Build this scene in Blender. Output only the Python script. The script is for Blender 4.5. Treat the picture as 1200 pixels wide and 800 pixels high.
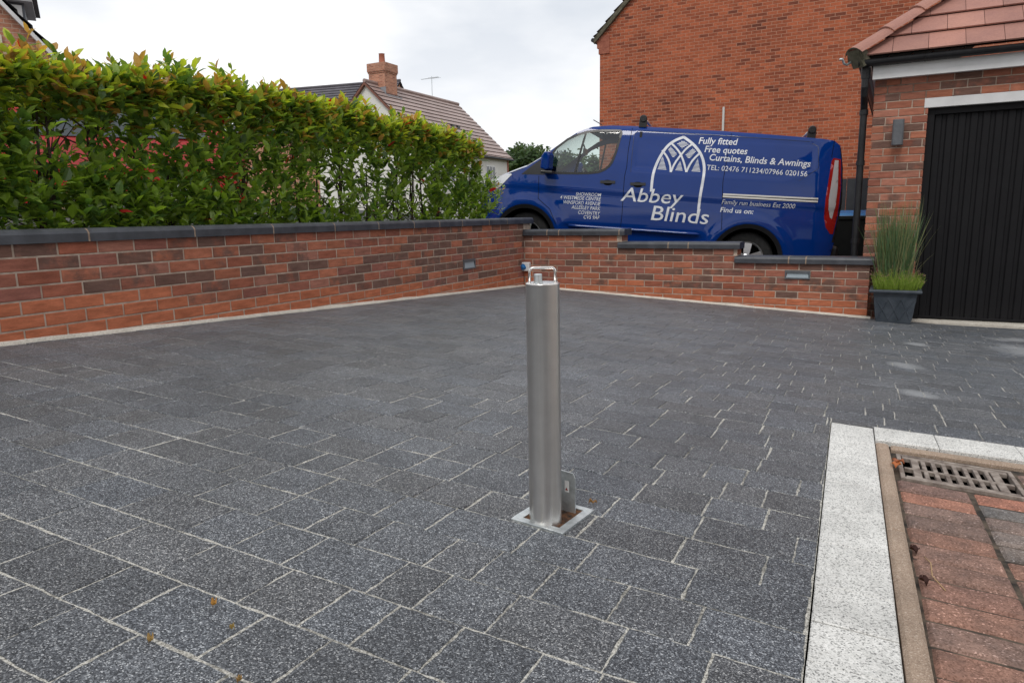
import bpy, bmesh, math, random
from mathutils import Vector, Matrix, noise
from mathutils.geometry import delaunay_2d_cdt
PI = math.pi
random.seed(7)
for o in list(bpy.data.objects): bpy.data.objects.remove(o)
S = bpy.context.scene
COL = S.collection
# ------------------------------------------------------------------ camera
cam = bpy.data.cameras.new('camera'); cam_o = bpy.data.objects.new('camera', cam); COL.objects.link(cam_o)
cam.sensor_fit = 'HORIZONTAL'; cam.sensor_width = 36; cam.lens = 824.8/1200*36
cam.clip_start = 0.05; cam.clip_end = 2000
rt = Vector((0.9998538, -0.00300572, -0.01683292)); up = Vector((0.01709917, 0.17575622, 0.98428521)); fw = Vector((0, 0.98442913, -0.17578192))
m = Matrix.Identity(4)
for i in range(3): m[i][0] = rt[i]; m[i][1] = up[i]; m[i][2] = -fw[i]
cam_o.matrix_world = m
S.camera = cam_o
# ------------------------------------------------------------------ world + sun
SUN_EL, SUN_AZ = math.radians(52), math.radians(205)   # azimuth measured from +Y clockwise
w = bpy.data.worlds.new("World"); S.world = w; w.use_nodes = True
nt = w.node_tree; nt.nodes.clear()
def N(nt, t, **k):
    n = nt.nodes.new(t)
    for a, b in k.items():
        if a.startswith('i_'): n.inputs[a[2:].replace('_', ' ')].default_value = b
        else: setattr(n, a, b)
    return n
sky = N(nt, 'ShaderNodeTexSky', sky_type='NISHITA', sun_disc=False); sky.sun_elevation = SUN_EL; sky.sun_rotation = SUN_AZ
bg_s = N(nt, 'ShaderNodeBackground'); bg_s.inputs[1].default_value = 0.06
nt.links.new(sky.outputs[0], bg_s.inputs[0])
tc = N(nt, 'ShaderNodeTexCoord')
sep = N(nt, 'ShaderNodeSeparateXYZ'); nt.links.new(tc.outputs['Generated'], sep.inputs[0])
zc = N(nt, 'ShaderNodeMath', operation='MAXIMUM'); zc.inputs[1].default_value = 0.0; nt.links.new(sep.outputs[2], zc.inputs[0])
za = N(nt, 'ShaderNodeMath', operation='ADD'); za.inputs[1].default_value = 0.22; nt.links.new(zc.outputs[0], za.inputs[0])
dv = N(nt, 'ShaderNodeVectorMath', operation='DIVIDE'); cb = N(nt, 'ShaderNodeCombineXYZ')
for i in range(3): nt.links.new(za.outputs[0], cb.inputs[i])
nt.links.new(tc.outputs['Generated'], dv.inputs[0]); nt.links.new(cb.outputs[0], dv.inputs[1])
n1 = N(nt, 'ShaderNodeTexNoise'); n1.inputs['Scale'].default_value = 1.15; n1.inputs['Detail'].default_value = 6; n1.inputs['Roughness'].default_value = 0.5
nt.links.new(dv.outputs[0], n1.inputs['Vector'])
rp = N(nt, 'ShaderNodeValToRGB'); e = rp.color_ramp.elements
e[0].position = 0.36; e[0].color = (0.54, 0.585, 0.65, 1); e[1].position = 0.62; e[1].color = (0.96, 0.955, 0.955, 1)
nt.links.new(n1.outputs[0], rp.inputs[0])
# brighter towards the horizon
hz = N(nt, 'ShaderNodeMapRange'); hz.inputs[1].default_value = 0.02; hz.inputs[2].default_value = 0.34; hz.inputs[3].default_value = 0.8; hz.inputs[4].default_value = 0.0
nt.links.new(sep.outputs[2], hz.inputs[0])
mx = N(nt, 'ShaderNodeMixRGB'); mx.inputs[2].default_value = (0.97, 0.965, 0.97, 1)
nt.links.new(hz.outputs[0], mx.inputs[0]); nt.links.new(rp.outputs[0], mx.inputs[1])
bg_c = N(nt, 'ShaderNodeBackground'); bg_c.inputs[1].default_value = 1.12; nt.links.new(mx.outputs[0], bg_c.inputs[0])
ad = N(nt, 'ShaderNodeMixShader'); ad.inputs[0].default_value = 0.93
nt.links.new(bg_s.outputs[0], ad.inputs[1]); nt.links.new(bg_c.outputs[0], ad.inputs[2])
wo = N(nt, 'ShaderNodeOutputWorld'); nt.links.new(ad.outputs[0], wo.inputs[0])
sun = bpy.data.lights.new('sun', 'SUN'); sun.energy = 1.2; sun.angle = math.radians(20); sun.color = (1, 0.96, 0.9)
sun_o = bpy.data.objects.new('sun', sun); COL.objects.link(sun_o)
sd = Vector((math.sin(SUN_AZ)*math.cos(SUN_EL), math.cos(SUN_AZ)*math.cos(SUN_EL), math.sin(SUN_EL)))
sun_o.rotation_euler = sd.to_track_quat('Z', 'Y').to_euler()
S.view_settings.view_transform = 'Standard'; S.view_settings.look = 'None'; S.view_settings.exposure = 0.18; S.view_settings.gamma = 1
try: S.view_settings.use_curve_mapping = False
except Exception: pass
S.render.engine = 'CYCLES'

# ------------------------------------------------------------------ frames (metres, eye at the origin)
dR = Vector((0.87868, -0.47741, 0)); nR = Vector((0.47741, 0.87868, 0))     # right wall: along, away from the drive
dL = Vector((-0.45252, -0.89175, 0)); nL = Vector((-0.89175, 0.45252, 0))   # left wall: along towards viewer, away from the drive
CN = Vector((0.1696, 9.0144, 0)); Z0 = -0.1018                              # wall corner; top of brickwork
def G(x, y):
    z = -0.72676 - 0.068513*x - 0.016983*y
    k = 0.02; a, b = z, -1.132          # the drive levels out in front of the garage
    return 0.5*(a + b + math.sqrt((a-b)**2 + k*k))
def VP(x, y): return -0.545 - 0.0914*(x + 0.783) + 0.0271*(y - 10.2)

# ------------------------------------------------------------------ helpers
def tag(o, label=None, cat=None, group=None, kind=None):
    if label: o['label'] = label
    if cat: o['category'] = cat
    if group: o['group'] = group
    if kind: o['kind'] = kind
    return o
def empty(name, loc, label, cat, group=None, mat=None):
    o = bpy.data.objects.new(name, None); COL.objects.link(o); o.empty_display_size = 0.2
    if mat is not None: o.matrix_world = mat
    else: o.location = loc
    return tag(o, label, cat, group)
class MB:
    def __init__(s): s.v = []; s.f = []; s.m = []; s.c = []; s.uv = []
    def face(s, pts, mi=0, col=None, uv=None):
        n = len(s.v); s.v += [tuple(p) for p in pts]; s.f.append(tuple(range(n, n+len(pts)))); s.m.append(mi); s.c.append(col or (1, 1, 1, 1)); s.uv.append(uv)
    def box(s, o, ax, ay, az, mi=0, col=None, ch=0):
        """o corner, three edge vectors"""
        o, ax, ay, az = Vector(o), Vector(ax), Vector(ay), Vector(az)
        P = [o, o+ax, o+ax+ay, o+ay, o+az, o+ax+az, o+ax+ay+az, o+ay+az]
        fl = ax.cross(ay).dot(az) < 0
        for q in ((0, 3, 2, 1), (4, 5, 6, 7), (0, 1, 5, 4), (1, 2, 6, 5), (2, 3, 7, 6), (3, 0, 4, 7)):
            if fl: q = q[::-1]
            s.face([P[i] for i in q], mi, col)
    def tube(s, pts, r, n=10, mi=0, col=None, caps=True):
        pts = [Vector(p) for p in pts]; rs = r if isinstance(r, (list, tuple)) else [r]*len(pts)
        rings = []; a = None
        for i, p in enumerate(pts):
            t = (pts[min(i+1, len(pts)-1)] - pts[max(i-1, 0)]).normalized()
            if a is None:
                a = t.orthogonal().normalized()
            a = (a - t*a.dot(t)).normalized(); b = t.cross(a)
            rings.append([p + (a*math.cos(2*PI*k/n) + b*math.sin(2*PI*k/n))*rs[i] for k in range(n)])
        base = len(s.v)
        for rg in rings: s.v += [tuple(q) for q in rg]
        for i in range(len(rings)-1):
            for k in range(n):
                s.f.append((base+i*n+k, base+i*n+(k+1) % n, base+(i+1)*n+(k+1) % n, base+(i+1)*n+k)); s.m.append(mi); s.c.append(col or (1, 1, 1, 1)); s.uv.append(None)
        if caps:
            s.f.append(tuple(base+k for k in range(n))[::-1]); s.m.append(mi); s.c.append(col or (1, 1, 1, 1)); s.uv.append(None)
            l = base+(len(rings)-1)*n
            s.f.append(tuple(l+k for k in range(n))); s.m.append(mi); s.c.append(col or (1, 1, 1, 1)); s.uv.append(None)
    def lathe(s, c, prof, n=24, mi=0, ax=(0, 0, 1), closed=False):
        """prof: (radius, height along ax)"""
        ax = Vector(ax).normalized(); a = ax.orthogonal().normalized(); b = ax.cross(a); c = Vector(c); base = len(s.v)
        for r, h in prof:
            for k in range(n): s.v.append(tuple(c + ax*h + (a*math.cos(2*PI*k/n)+b*math.sin(2*PI*k/n))*r))
        for i in range(len(prof)-1):
            for k in range(n):
                s.f.append((base+i*n+k, base+i*n+(k+1) % n, base+(i+1)*n+(k+1) % n, base+(i+1)*n+k)); s.m.append(mi); s.c.append((1, 1, 1, 1)); s.uv.append(None)
    def build(s, name, mats, parent=None, smooth=False, col=True, origin=None, bevel=0, weld=False):
        me = bpy.data.meshes.new(name)
        vs = s.v
        if origin is not None:
            og = Vector(origin); vs = [tuple(Vector(v)-og) for v in s.v]
        me.from_pydata(vs, [], s.f); me.update()
        if not isinstance(mats, (list, tuple)): mats = [mats]
        for mt in mats: me.materials.append(mt)
        me.polygons.foreach_set('material_index', s.m)
        if col:
            ca = me.color_attributes.new('Col', 'FLOAT_COLOR', 'CORNER'); buf = []
            for f, c in zip(s.f, s.c): buf += list(c)*len(f)
            ca.data.foreach_set('color', buf)
        if any(u is not None for u in s.uv):
            ul = me.uv_layers.new(name='UVMap'); buf = []
            for f, u in zip(s.f, s.uv):
                for k in range(len(f)): buf += list(u[k]) if u else (0, 0)
            ul.data.foreach_set('uv', buf)
        if smooth: me.polygons.foreach_set('use_smooth', [True]*len(me.polygons))
        if weld or bevel:
            bm = bmesh.new(); bm.from_mesh(me); bmesh.ops.remove_doubles(bm, verts=bm.verts, dist=1e-5); bm.to_mesh(me); bm.free()
        o = bpy.data.objects.new(name, me); COL.objects.link(o)
        if origin is not None: o.location = origin
        if parent is not None:
            o.parent = parent
            if origin is not None:
                o.location = Vector(origin)-parent.location
        if bevel:
            bv = o.modifiers.new('bevel', 'BEVEL'); bv.width = bevel; bv.segments = 2; bv.limit_method = 'ANGLE'; bv.angle_limit = math.radians(40)
        return o
def wpart(mb, name, mats, parent, **k):
    """part whose coordinates are world ones, under an unrotated empty"""
    return mb.build(name, mats, parent, origin=parent.location.copy(), **k)
def clip(poly, a, b, c):
    """keep a*x+b*y<=c"""
    out = []
    for i in range(len(poly)):
        p, q = poly[i], poly[(i+1) % len(poly)]
        dp, dq = a*p[0]+b*p[1]-c, a*q[0]+b*q[1]-c
        if dp <= 0: out.append(p)
        if (dp < 0 < dq) or (dq < 0 < dp):
            t = dp/(dp-dq); out.append((p[0]+(q[0]-p[0])*t, p[1]+(q[1]-p[1])*t))
    return out
def area(p): return 0.5*sum(p[i][0]*p[(i+1) % len(p)][1]-p[(i+1) % len(p)][0]*p[i][1] for i in range(len(p)))

# ------------------------------------------------------------------ materials
def mat(name, base=(0.5, 0.5, 0.5), rough=0.6, metal=0.0, spec=0.5, coat=0.0, emit=None):
    m = bpy.data.materials.new(name); m.use_nodes = True; p = m.node_tree.nodes['Principled BSDF']
    p.inputs['Base Color'].default_value = (*base, 1); p.inputs['Roughness'].default_value = rough; p.inputs['Metallic'].default_value = metal
    p.inputs['Specular IOR Level'].default_value = spec; p.inputs['Coat Weight'].default_value = coat; p.inputs['Coat Roughness'].default_value = 0.04
    m['p'] = 1
    return m
def nodes(m): return m.node_tree, m.node_tree.nodes['Principled BSDF']
def noise_n(nt, scale, detail=4, rough=0.5, vec=None, coord='Object', dist=0.0):
    n = N(nt, 'ShaderNodeTexNoise'); n.inputs['Scale'].default_value = scale; n.inputs['Detail'].default_value = detail; n.inputs['Roughness'].default_value = rough; n.inputs['Distortion'].default_value = dist
    if vec is None:
        t = N(nt, 'ShaderNodeTexCoord'); nt.links.new(t.outputs[coord], n.inputs['Vector'])
    else: nt.links.new(vec, n.inputs['Vector'])
    return n
def ramp(nt, src, stops, interp='LINEAR'):
    r = N(nt, 'ShaderNodeValToRGB'); r.color_ramp.interpolation = interp; e = r.color_ramp.elements
    while len(e) < len(stops): e.new(0.5)
    for k, (p, c) in enumerate(stops):
        e[k].position = p; e[k].color = (*c, 1) if len(c) == 3 else c
    nt.links.new(src, r.inputs[0]); return r
def mixc(nt, fac, a, b, mode='MIX'):
    n = N(nt, 'ShaderNodeMixRGB', blend_type=mode)
    for i, v in ((0, fac), (1, a), (2, b)):
        if hasattr(v, 'is_linked'): nt.links.new(v, n.inputs[i])
        elif i == 0: n.inputs[0].default_value = v
        else: n.inputs[i].default_value = (*v, 1)
    return n
def mth(nt, op, a, b=None, clampv=False):
    n = N(nt, 'ShaderNodeMath', operation=op); n.use_clamp = clampv
    for i, v in ((0, a), (1, b)):
        if v is None: continue
        if hasattr(v, 'is_linked'): nt.links.new(v, n.inputs[i])
        else: n.inputs[i].default_value = v
    return n
def bump(nt, p, h, strength, dist):
    b = N(nt, 'ShaderNodeBump'); b.inputs['Strength'].default_value = strength; b.inputs['Distance'].default_value = dist
    nt.links.new(h, b.inputs['Height']); nt.links.new(b.outputs[0], p.inputs['Normal']); return b
def attr(nt, name='Col'):
    return N(nt, 'ShaderNodeVertexColor', layer_name=name)

def m_speckle(name, grains, scale, tint_amt=0.25, rough=0.85, stain=False, bumpd=0.0015):
    """crushed-aggregate surface: voronoi grains coloured by a ramp"""
    m = mat(name, rough=rough, spec=0.3); nt, p = nodes(m)
    t = N(nt, 'ShaderNodeTexCoord')
    v = N(nt, 'ShaderNodeTexVoronoi'); v.inputs['Scale'].default_value = scale; nt.links.new(t.outputs['Object'], v.inputs['Vector'])
    sp = N(nt, 'ShaderNodeSeparateXYZ'); nt.links.new(v.outputs['Color'], sp.inputs[0])
    r = ramp(nt, sp.outputs[0], grains)
    nz = noise_n(nt, 1.1, 4, 0.6); nz2 = noise_n(nt, 9, 4, 0.6)
    k = mth(nt, 'ADD', nz.outputs[0], nz2.outputs[0]); k2 = N(nt, 'ShaderNodeMapRange'); k2.inputs[1].default_value = 0.7; k2.inputs[2].default_value = 1.3; k2.inputs[3].default_value = 0.82; k2.inputs[4].default_value = 1.2
    nt.links.new(k.outputs[0], k2.inputs[0])
    cc = mixc(nt, 1.0, r.outputs[0], k2.outputs[0], 'MULTIPLY')
    a = attr(nt); tt = mixc(nt, tint_amt, (1, 1, 1), a.outputs[0]); cc = mixc(nt, 1.0, cc.outputs[0], tt.outputs[0], 'MULTIPLY')
    out = cc
    if stain:
        for (x, y, rad, lng) in stain:
            sb = N(nt, 'ShaderNodeVectorMath', operation='SUBTRACT'); sb.inputs[1].default_value = (x, y, 0); nt.links.new(t.outputs['Object'], sb.inputs[0])
            ml = N(nt, 'ShaderNodeVectorMath', operation='MULTIPLY'); ml.inputs[1].default_value = (1/rad, 1/(rad*lng), 0); nt.links.new(sb.outputs[0], ml.inputs[0])
            ln = N(nt, 'ShaderNodeVectorMath', operation='LENGTH'); nt.links.new(ml.outputs[0], ln.inputs[0])
            nn = noise_n(nt, 7, 5, 0.65); q = mth(nt, 'MULTIPLY', nn.outputs[0], 1.5); q = mth(nt, 'ADD', ln.outputs['Value'], q.outputs[0])
            mr = N(nt, 'ShaderNodeMapRange'); mr.inputs[1].default_value = 1.62; mr.inputs[2].default_value = 1.05; mr.inputs[3].default_value = 0; mr.inputs[4].default_value = 0.62
            nt.links.new(q.outputs[0], mr.inputs[0]); out = mixc(nt, mr.outputs[0], out.outputs[0], (0.36, 0.37, 0.38))
    nt.links.new(out.outputs[0], p.inputs['Base Color'])
    h = mth(nt, 'MULTIPLY', v.outputs['Distance'], -1.0)
    bump(nt, p, h.outputs[0], 0.7, bumpd)
    return m
M = {}
DRIVE_AZ = math.radians(-26.6)
M['paver'] = m_speckle('charcoal_paver', [(0.0, (0.024, 0.026, 0.031)), (0.35, (0.060, 0.064, 0.073)), (0.66, (0.112, 0.118, 0.131)), (0.90, (0.22, 0.23, 0.248)), (1.0, (0.50, 0.505, 0.515))], 420,
    1.0, 0.42, stain=[(2.47, 4.33, .13, 1.4), (2.06, 3.46, .11, 1.5), (3.98, 5.25, .42, 1.1), (3.14, 5.35, .13, 1.0), (4.3, 5.9, .3, .6)])
M['white_paver'] = m_speckle('white_paver', [(0.0, (0.17, 0.17, 0.165)), (0.12, (0.34, 0.335, 0.32)), (0.24, (0.54, 0.535, 0.51)), (0.6, (0.63, 0.62, 0.59)), (1.0, (0.74, 0.73, 0.70))], 330, 0.5)
M['edging'] = m_speckle('edging_concrete', [(0.0, (0.24, 0.175, 0.13)), (0.5, (0.33, 0.25, 0.19)), (0.9, (0.39, 0.30, 0.235)), (1.0, (0.50, 0.42, 0.35))], 420, 0.6)
M['fillet'] = m_speckle('cream_mortar', [(0.0, (0.42, 0.38, 0.32)), (0.5, (0.56, 0.52, 0.45)), (1.0, (0.68, 0.64, 0.57))], 300, 0.3)
def m_joint():
    m = mat('joint_sand', rough=0.95, spec=0.1); nt, p = nodes(m)
    n1 = noise_n(nt, 2.6, 3, 0.6); n2 = noise_n(nt, 70, 4, 0.75); n3 = noise_n(nt, 260, 2)
    s = mth(nt, 'MULTIPLY', n2.outputs[0], 0.8); s = mth(nt, 'ADD', n1.outputs[0], s.outputs[0])
    r = ramp(nt, s.outputs[0], [(0.60, (0.065, 0.064, 0.062)), (0.76, (0.28, 0.27, 0.245)), (0.93, (0.56, 0.54, 0.49))])
    c = mixc(nt, 0.8, r.outputs[0], ramp(nt, n3.outputs[0], [(0.38, (0.25, 0.24, 0.22)), (0.58, (1.05, 1.05, 1.05))]).outputs[0], 'MULTIPLY')
    nt.links.new(c.outputs[0], p.inputs['Base Color']); bump(nt, p, n3.outputs[0], 0.6, 0.002); return m
M['joint'] = m_joint()
def m_redblock():
    m = mat('clay_block', rough=0.85, spec=0.25); nt, p = nodes(m)
    a = attr(nt); n1 = noise_n(nt, 14, 5, 0.65); n2 = noise_n(nt, 190, 3, 0.6)
    v = N(nt, 'ShaderNodeTexVoronoi'); v.inputs['Scale'].default_value = 300; t = N(nt, 'ShaderNodeTexCoord'); nt.links.new(t.outputs['Object'], v.inputs['Vector'])
    sp = N(nt, 'ShaderNodeSeparateXYZ'); nt.links.new(v.outputs['Color'], sp.inputs[0])
    g = ramp(nt, sp.outputs[0], [(0.0, (0.55, 0.52, 0.5)), (0.5, (0.95, 0.95, 0.95)), (0.95, (1.12, 1.12, 1.12)), (0.985, (2.0, 2.1, 2.2))])
    d = ramp(nt, n1.outputs[0], [(0.35, (0.66, 0.68, 0.7)), (0.62, (1.08, 1.05, 1.03))])
    c = mixc(nt, 1, a.outputs[0], g.outputs[0], 'MULTIPLY'); c = mixc(nt, 1, c.outputs[0], d.outputs[0], 'MULTIPLY')
    nt.links.new(c.outputs[0], p.inputs['Base Color']); bump(nt, p, n2.outputs[0], 0.6, 0.0015); return m
M['redblock'] = m_redblock()
def m_simple_noise(name, c1, c2, scale=6, rough=0.8, bs=0.0, bscale=120, metal=0, spec=0.4, lo=0.35, hi=0.65, coord='Object'):
    m = mat(name, rough=rough, metal=metal, spec=spec); nt, p = nodes(m)
    n = noise_n(nt, scale, 5, 0.6, coord=coord); r = ramp(nt, n.outputs[0], [(lo, c1), (hi, c2)]); nt.links.new(r.outputs[0], p.inputs['Base Color'])
    if bs:
        b = noise_n(nt, bscale, 3, 0.6, coord=coord); bump(nt, p, b.outputs[0], 0.6, bs)
    return m
def m_brick():
    m = mat('facing_brick', rough=0.85, spec=0.25); nt, p = nodes(m)
    a = attr(nt); t = N(nt, 'ShaderNodeTexCoord')
    mp = N(nt, 'ShaderNodeMapping'); mp.inputs['Scale'].default_value = (1, 1, 4.5); nt.links.new(t.outputs['Object'], mp.inputs[0])
    n1 = noise_n(nt, 9, 4, 0.6, mp.outputs[0]); n2 = noise_n(nt, 70, 4, 0.7, mp.outputs[0]); n3 = noise_n(nt, 6.5, 4, 0.65)
    # alpha of the tint holds how burnt the brick is
    s = mth(nt, 'SUBTRACT', a.outputs['Alpha'], 0.5); s = mth(nt, 'ADD', n3.outputs[0], s.outputs[0])
    q = N(nt, 'ShaderNodeMapRange'); q.inputs[1].default_value = 0.48; q.inputs[2].default_value = 0.66; nt.links.new(s.outputs[0], q.inputs[0])
    q2 = mth(nt, 'MULTIPLY', q.outputs[0], 0.86)
    c = mixc(nt, q2.outputs[0], a.outputs[0], (0.155, 0.096, 0.076))
    d = ramp(nt, n1.outputs[0], [(0.3, (0.70, 0.68, 0.68)), (0.68, (1.12, 1.12, 1.14))]); c = mixc(nt, 1, c.outputs[0], d.outputs[0], 'MULTIPLY')
    d2 = ramp(nt, n2.outputs[0], [(0.3, (0.85, 0.85, 0.85)), (0.7, (1.1, 1.1, 1.1))]); c = mixc(nt, 1, c.outputs[0], d2.outputs[0], 'MULTIPLY')
    nt.links.new(c.outputs[0], p.inputs['Base Color']); bump(nt, p, n2.outputs[0], 0.7, 0.003); return m
M['brick'] = m_brick()
M['mortar'] = m_simple_noise('mortar', (0.36, 0.27, 0.21), (0.52, 0.42, 0.34), 20, 0.95, 0.003, 260)
M['coping'] = m_simple_noise('blue_engineering_brick', (0.034, 0.037, 0.045), (0.066, 0.07, 0.082), 8, 0.42, 0.0012, 90, spec=0.5)
M['copjoint'] = m_simple_noise('coping_mortar', (0.24, 0.17, 0.125), (0.36, 0.27, 0.20), 60, 0.95, 0.002, 200)
def m_farbrick(name, c1, c2, cm, dark):
    m = mat(name, rough=0.9, spec=0.2); nt, p = nodes(m)
    t = N(nt, 'ShaderNodeTexCoord')
    b = N(nt, 'ShaderNodeTexBrick'); b.offset = 0.5; b.inputs['Scale'].default_value = 1; b.inputs['Brick Width'].default_value = 0.225; b.inputs['Row Height'].default_value = 0.075; b.inputs['Mortar Size'].default_value = 0.007
    b.inputs['Mortar Smooth'].default_value = 0.2; b.inputs['Bias'].default_value = 0.1
    b.inputs['Color1'].default_value = (0, 0, 0, 1); b.inputs['Color2'].default_value = (1, 1, 1, 1); b.inputs['Mortar'].default_value = (0.5, 0.5, 0.5, 1)
    nt.links.new(t.outputs['UV'], b.inputs['Vector'])
    r = ramp(nt, b.outputs['Color'], [(0.0, dark), (0.10, dark), (0.22, c1), (0.6, c2), (1.0, tuple(x*1.15 for x in c2))])
    n1 = noise_n(nt, 0.6, 6, 0.7, coord='UV'); d = ramp(nt, n1.outputs[0], [(0.3, (0.70, 0.71, 0.74)), (0.7, (1.22, 1.16, 1.06))])
    n2 = noise_n(nt, 16, 3, 0.7, coord='UV'); d2 = ramp(nt, n2.outputs[0], [(0.3, (0.75, 0.75, 0.75)), (0.7, (1.2, 1.2, 1.2))])
    c = mixc(nt, 1, r.outputs[0], d.outputs[0], 'MULTIPLY'); c = mixc(nt, 1, c.outputs[0], d2.outputs[0], 'MULTIPLY')
    c = mixc(nt, b.outputs['Fac'], c.outputs[0], cm)
    nt.links.new(c.outputs[0], p.inputs['Base Color'])
    bb = bump(nt, p, b.outputs['Fac'], 0.8, 0.008); bb.invert = True
    return m
M['gable_brick'] = m_farbrick('orange_red_brick', (0.29, 0.082, 0.044), (0.38, 0.110, 0.055), (0.44, 0.23, 0.155), (0.17, 0.056, 0.037))
M['pink_brick'] = m_farbrick('pink_brick', (0.42, 0.19, 0.125), (0.50, 0.24, 0.16), (0.5, 0.36, 0.28), (0.33, 0.15, 0.11))
M['black_plastic'] = m_simple_noise('black_plastic', (0.010, 0.010, 0.012), (0.018, 0.018, 0.020), 12, 0.42, 0.0004, 60)
M['white_upvc'] = m_simple_noise('white_board', (0.60, 0.60, 0.60), (0.72, 0.72, 0.72), 3, 0.5)
M['render'] = m_simple_noise('cream_render', (0.66, 0.64, 0.60), (0.78, 0.765, 0.73), 0.8, 0.9, 0.004, 40)
M['garage_door'] = m_simple_noise('black_door_paint', (0.0055, 0.0052, 0.0065), (0.0075, 0.0072, 0.0085), 5, 0.6, spec=0.22)
M['white_frame'] = mat('window_frame_white', (0.75, 0.75, 0.74), 0.4)
M['grey_metal'] = m_simple_noise('anthracite_metal', (0.085, 0.09, 0.10), (0.115, 0.12, 0.13), 20, 0.5, 0.0003, 200, spec=0.5)
M['lens'] = mat('frosted_lens', (0.34, 0.40, 0.44), 0.25)
M['steel_dull'] = m_simple_noise('galvanised', (0.42, 0.45, 0.46), (0.66, 0.70, 0.71), 30, 0.38, 0.0004, 120, metal=0.75)
def m_tile(name, c1, c2, rough=0.75, sc=2.0):
    m = mat(name, rough=rough, spec=0.35); nt, p = nodes(m)
    a = attr(nt); n = noise_n(nt, sc, 5, 0.65); r = ramp(nt, n.outputs[0], [(0.3, c1), (0.7, c2)])
    c = mixc(nt, 1, r.outputs[0], a.outputs[0], 'MULTIPLY'); n2 = noise_n(nt, 60, 4, 0.6)
    d = ramp(nt, n2.outputs[0], [(0.3, (0.88, 0.88, 0.88)), (0.7, (1.08, 1.08, 1.08))]); c = mixc(nt, 1, c.outputs[0], d.outputs[0], 'MULTIPLY')
    nt.links.new(c.outputs[0], p.inputs['Base Color']); bump(nt, p, n2.outputs[0], 0.4, 0.002); return m
M['tile_pink'] = m_tile('pink_concrete_tile', (0.30, 0.15, 0.125), (0.40, 0.20, 0.155), 0.7, 3.0)
M['tile_brown'] = m_tile('brown_concrete_tile', (0.26, 0.185, 0.165), (0.37, 0.275, 0.25), 0.45, 0.8)
M['tile_dark'] = m_tile('slate_grey_tile', (0.07, 0.065, 0.075), (0.13, 0.12, 0.135), 0.6, 0.8)
M['tile_moss'] = m_simple_noise('mossy_verge', (0.06, 0.058, 0.035), (0.14, 0.125, 0.09), 12, 0.9, 0.004, 60)
ANROT = 0.25
def m_steel():
    m = mat('brushed_stainless', (0.50, 0.475, 0.45), 0.30, 1.0); nt, p = nodes(m); p.inputs['Anisotropic'].default_value = 0.75; p.inputs['Anisotropic Rotation'].default_value = ANROT; tg_ = N(nt, 'ShaderNodeTangent', direction_type='RADIAL', axis='Z'); nt.links.new(tg_.outputs[0], p.inputs['Tangent'])
    t = N(nt, 'ShaderNodeTexCoord'); mp = N(nt, 'ShaderNodeMapping'); mp.inputs['Scale'].default_value = (1, 1, 0.012); nt.links.new(t.outputs['Object'], mp.inputs[0])
    n = noise_n(nt, 300, 4, 0.7, mp.outputs[0]); n2 = noise_n(nt, 14, 4, 0.6)
    r = ramp(nt, n.outputs[0], [(0.3, (0.29, 0.29, 0.29)), (0.7, (0.33, 0.33, 0.33))]); nt.links.new(r.outputs[0], p.inputs['Roughness'])
    c = ramp(nt, n2.outputs[0], [(0.3, (0.72, 0.69, 0.655)), (0.7, (0.82, 0.79, 0.755))]); c2 = mixc(nt, 0.12, c.outputs[0], n.outputs[0], 'MULTIPLY')
    nt.links.new(c2.outputs[0], p.inputs['Base Color']);     return m
M['steel'] = m_steel()
M['steel_bright'] = mat('polished_rod', (0.72, 0.70, 0.68), 0.22, 1.0)
M['rust'] = m_simple_noise('rusty_grit', (0.012, 0.010, 0.008), (0.14, 0.06, 0.025), 45, 0.95, 0.004, 200)
M['cast_iron'] = m_simple_noise('dusty_cast_iron', (0.12, 0.09, 0.075), (0.34, 0.29, 0.25), 26, 0.6, 0.002, 160)
M['dark'] = mat('dark_void', (0.004, 0.004, 0.004), 0.9, spec=0.1)
def m_foliage(name, rough=0.42, trans=0.35, spec=0.5):
    m = mat(name, rough=rough, spec=spec); nt, p = nodes(m)
    a = attr(nt); nt.links.new(a.outputs[0], p.inputs['Base Color'])
    tr = N(nt, 'ShaderNodeBsdfTranslucent'); tcol = mixc(nt, 1, a.outputs[0], (1.5, 1.6, 0.8), 'MULTIPLY'); nt.links.new(tcol.outputs[0], tr.inputs[0])
    mxs = N(nt, 'ShaderNodeMixShader'); mxs.inputs[0].default_value = trans; out = nt.nodes['Material Output']
    nt.links.new(p.outputs[0], mxs.inputs[1]); nt.links.new(tr.outputs[0], mxs.inputs[2]); nt.links.new(mxs.outputs[0], out.inputs[0]); return m
M['leaf'] = m_foliage('glossy_leaf', 0.31, 0.45, 0.6)
M['treeleaf'] = m_foliage('tree_leaf', 0.6, 0.25, 0.3)
M['grassblade'] = m_foliage('grass_blade', 0.6, 0.3, 0.3)
M['bark'] = m_simple_noise('bark', (0.035, 0.024, 0.018), (0.09, 0.065, 0.05), 30, 0.9, 0.004, 90)
def m_paint(name, c, rough=0.4, coat=1.0, flake=0.5):
    m = mat(name, c, rough, 0.0, 0.0, coat); nt, p = nodes(m)
    n = noise_n(nt, 2.5, 3); r = ramp(nt, n.outputs[0], [(0.3, tuple(x*0.92 for x in c)), (0.7, tuple(x*1.05 for x in c))]); nt.links.new(r.outputs[0], p.inputs['Base Color'])
    b = noise_n(nt, 6, 2); bump(nt, p, b.outputs[0], 0.05, 0.004)
    return m
M['blue'] = m_paint('blue_van_paint', (0.0012, 0.029, 0.185))
M['red'] = m_paint('red_car_paint', (0.45, 0.03, 0.03))
M['white_vinyl'] = m_simple_noise('white_vinyl', (0.62, 0.64, 0.68), (0.74, 0.75, 0.78), 10, 0.45)
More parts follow.
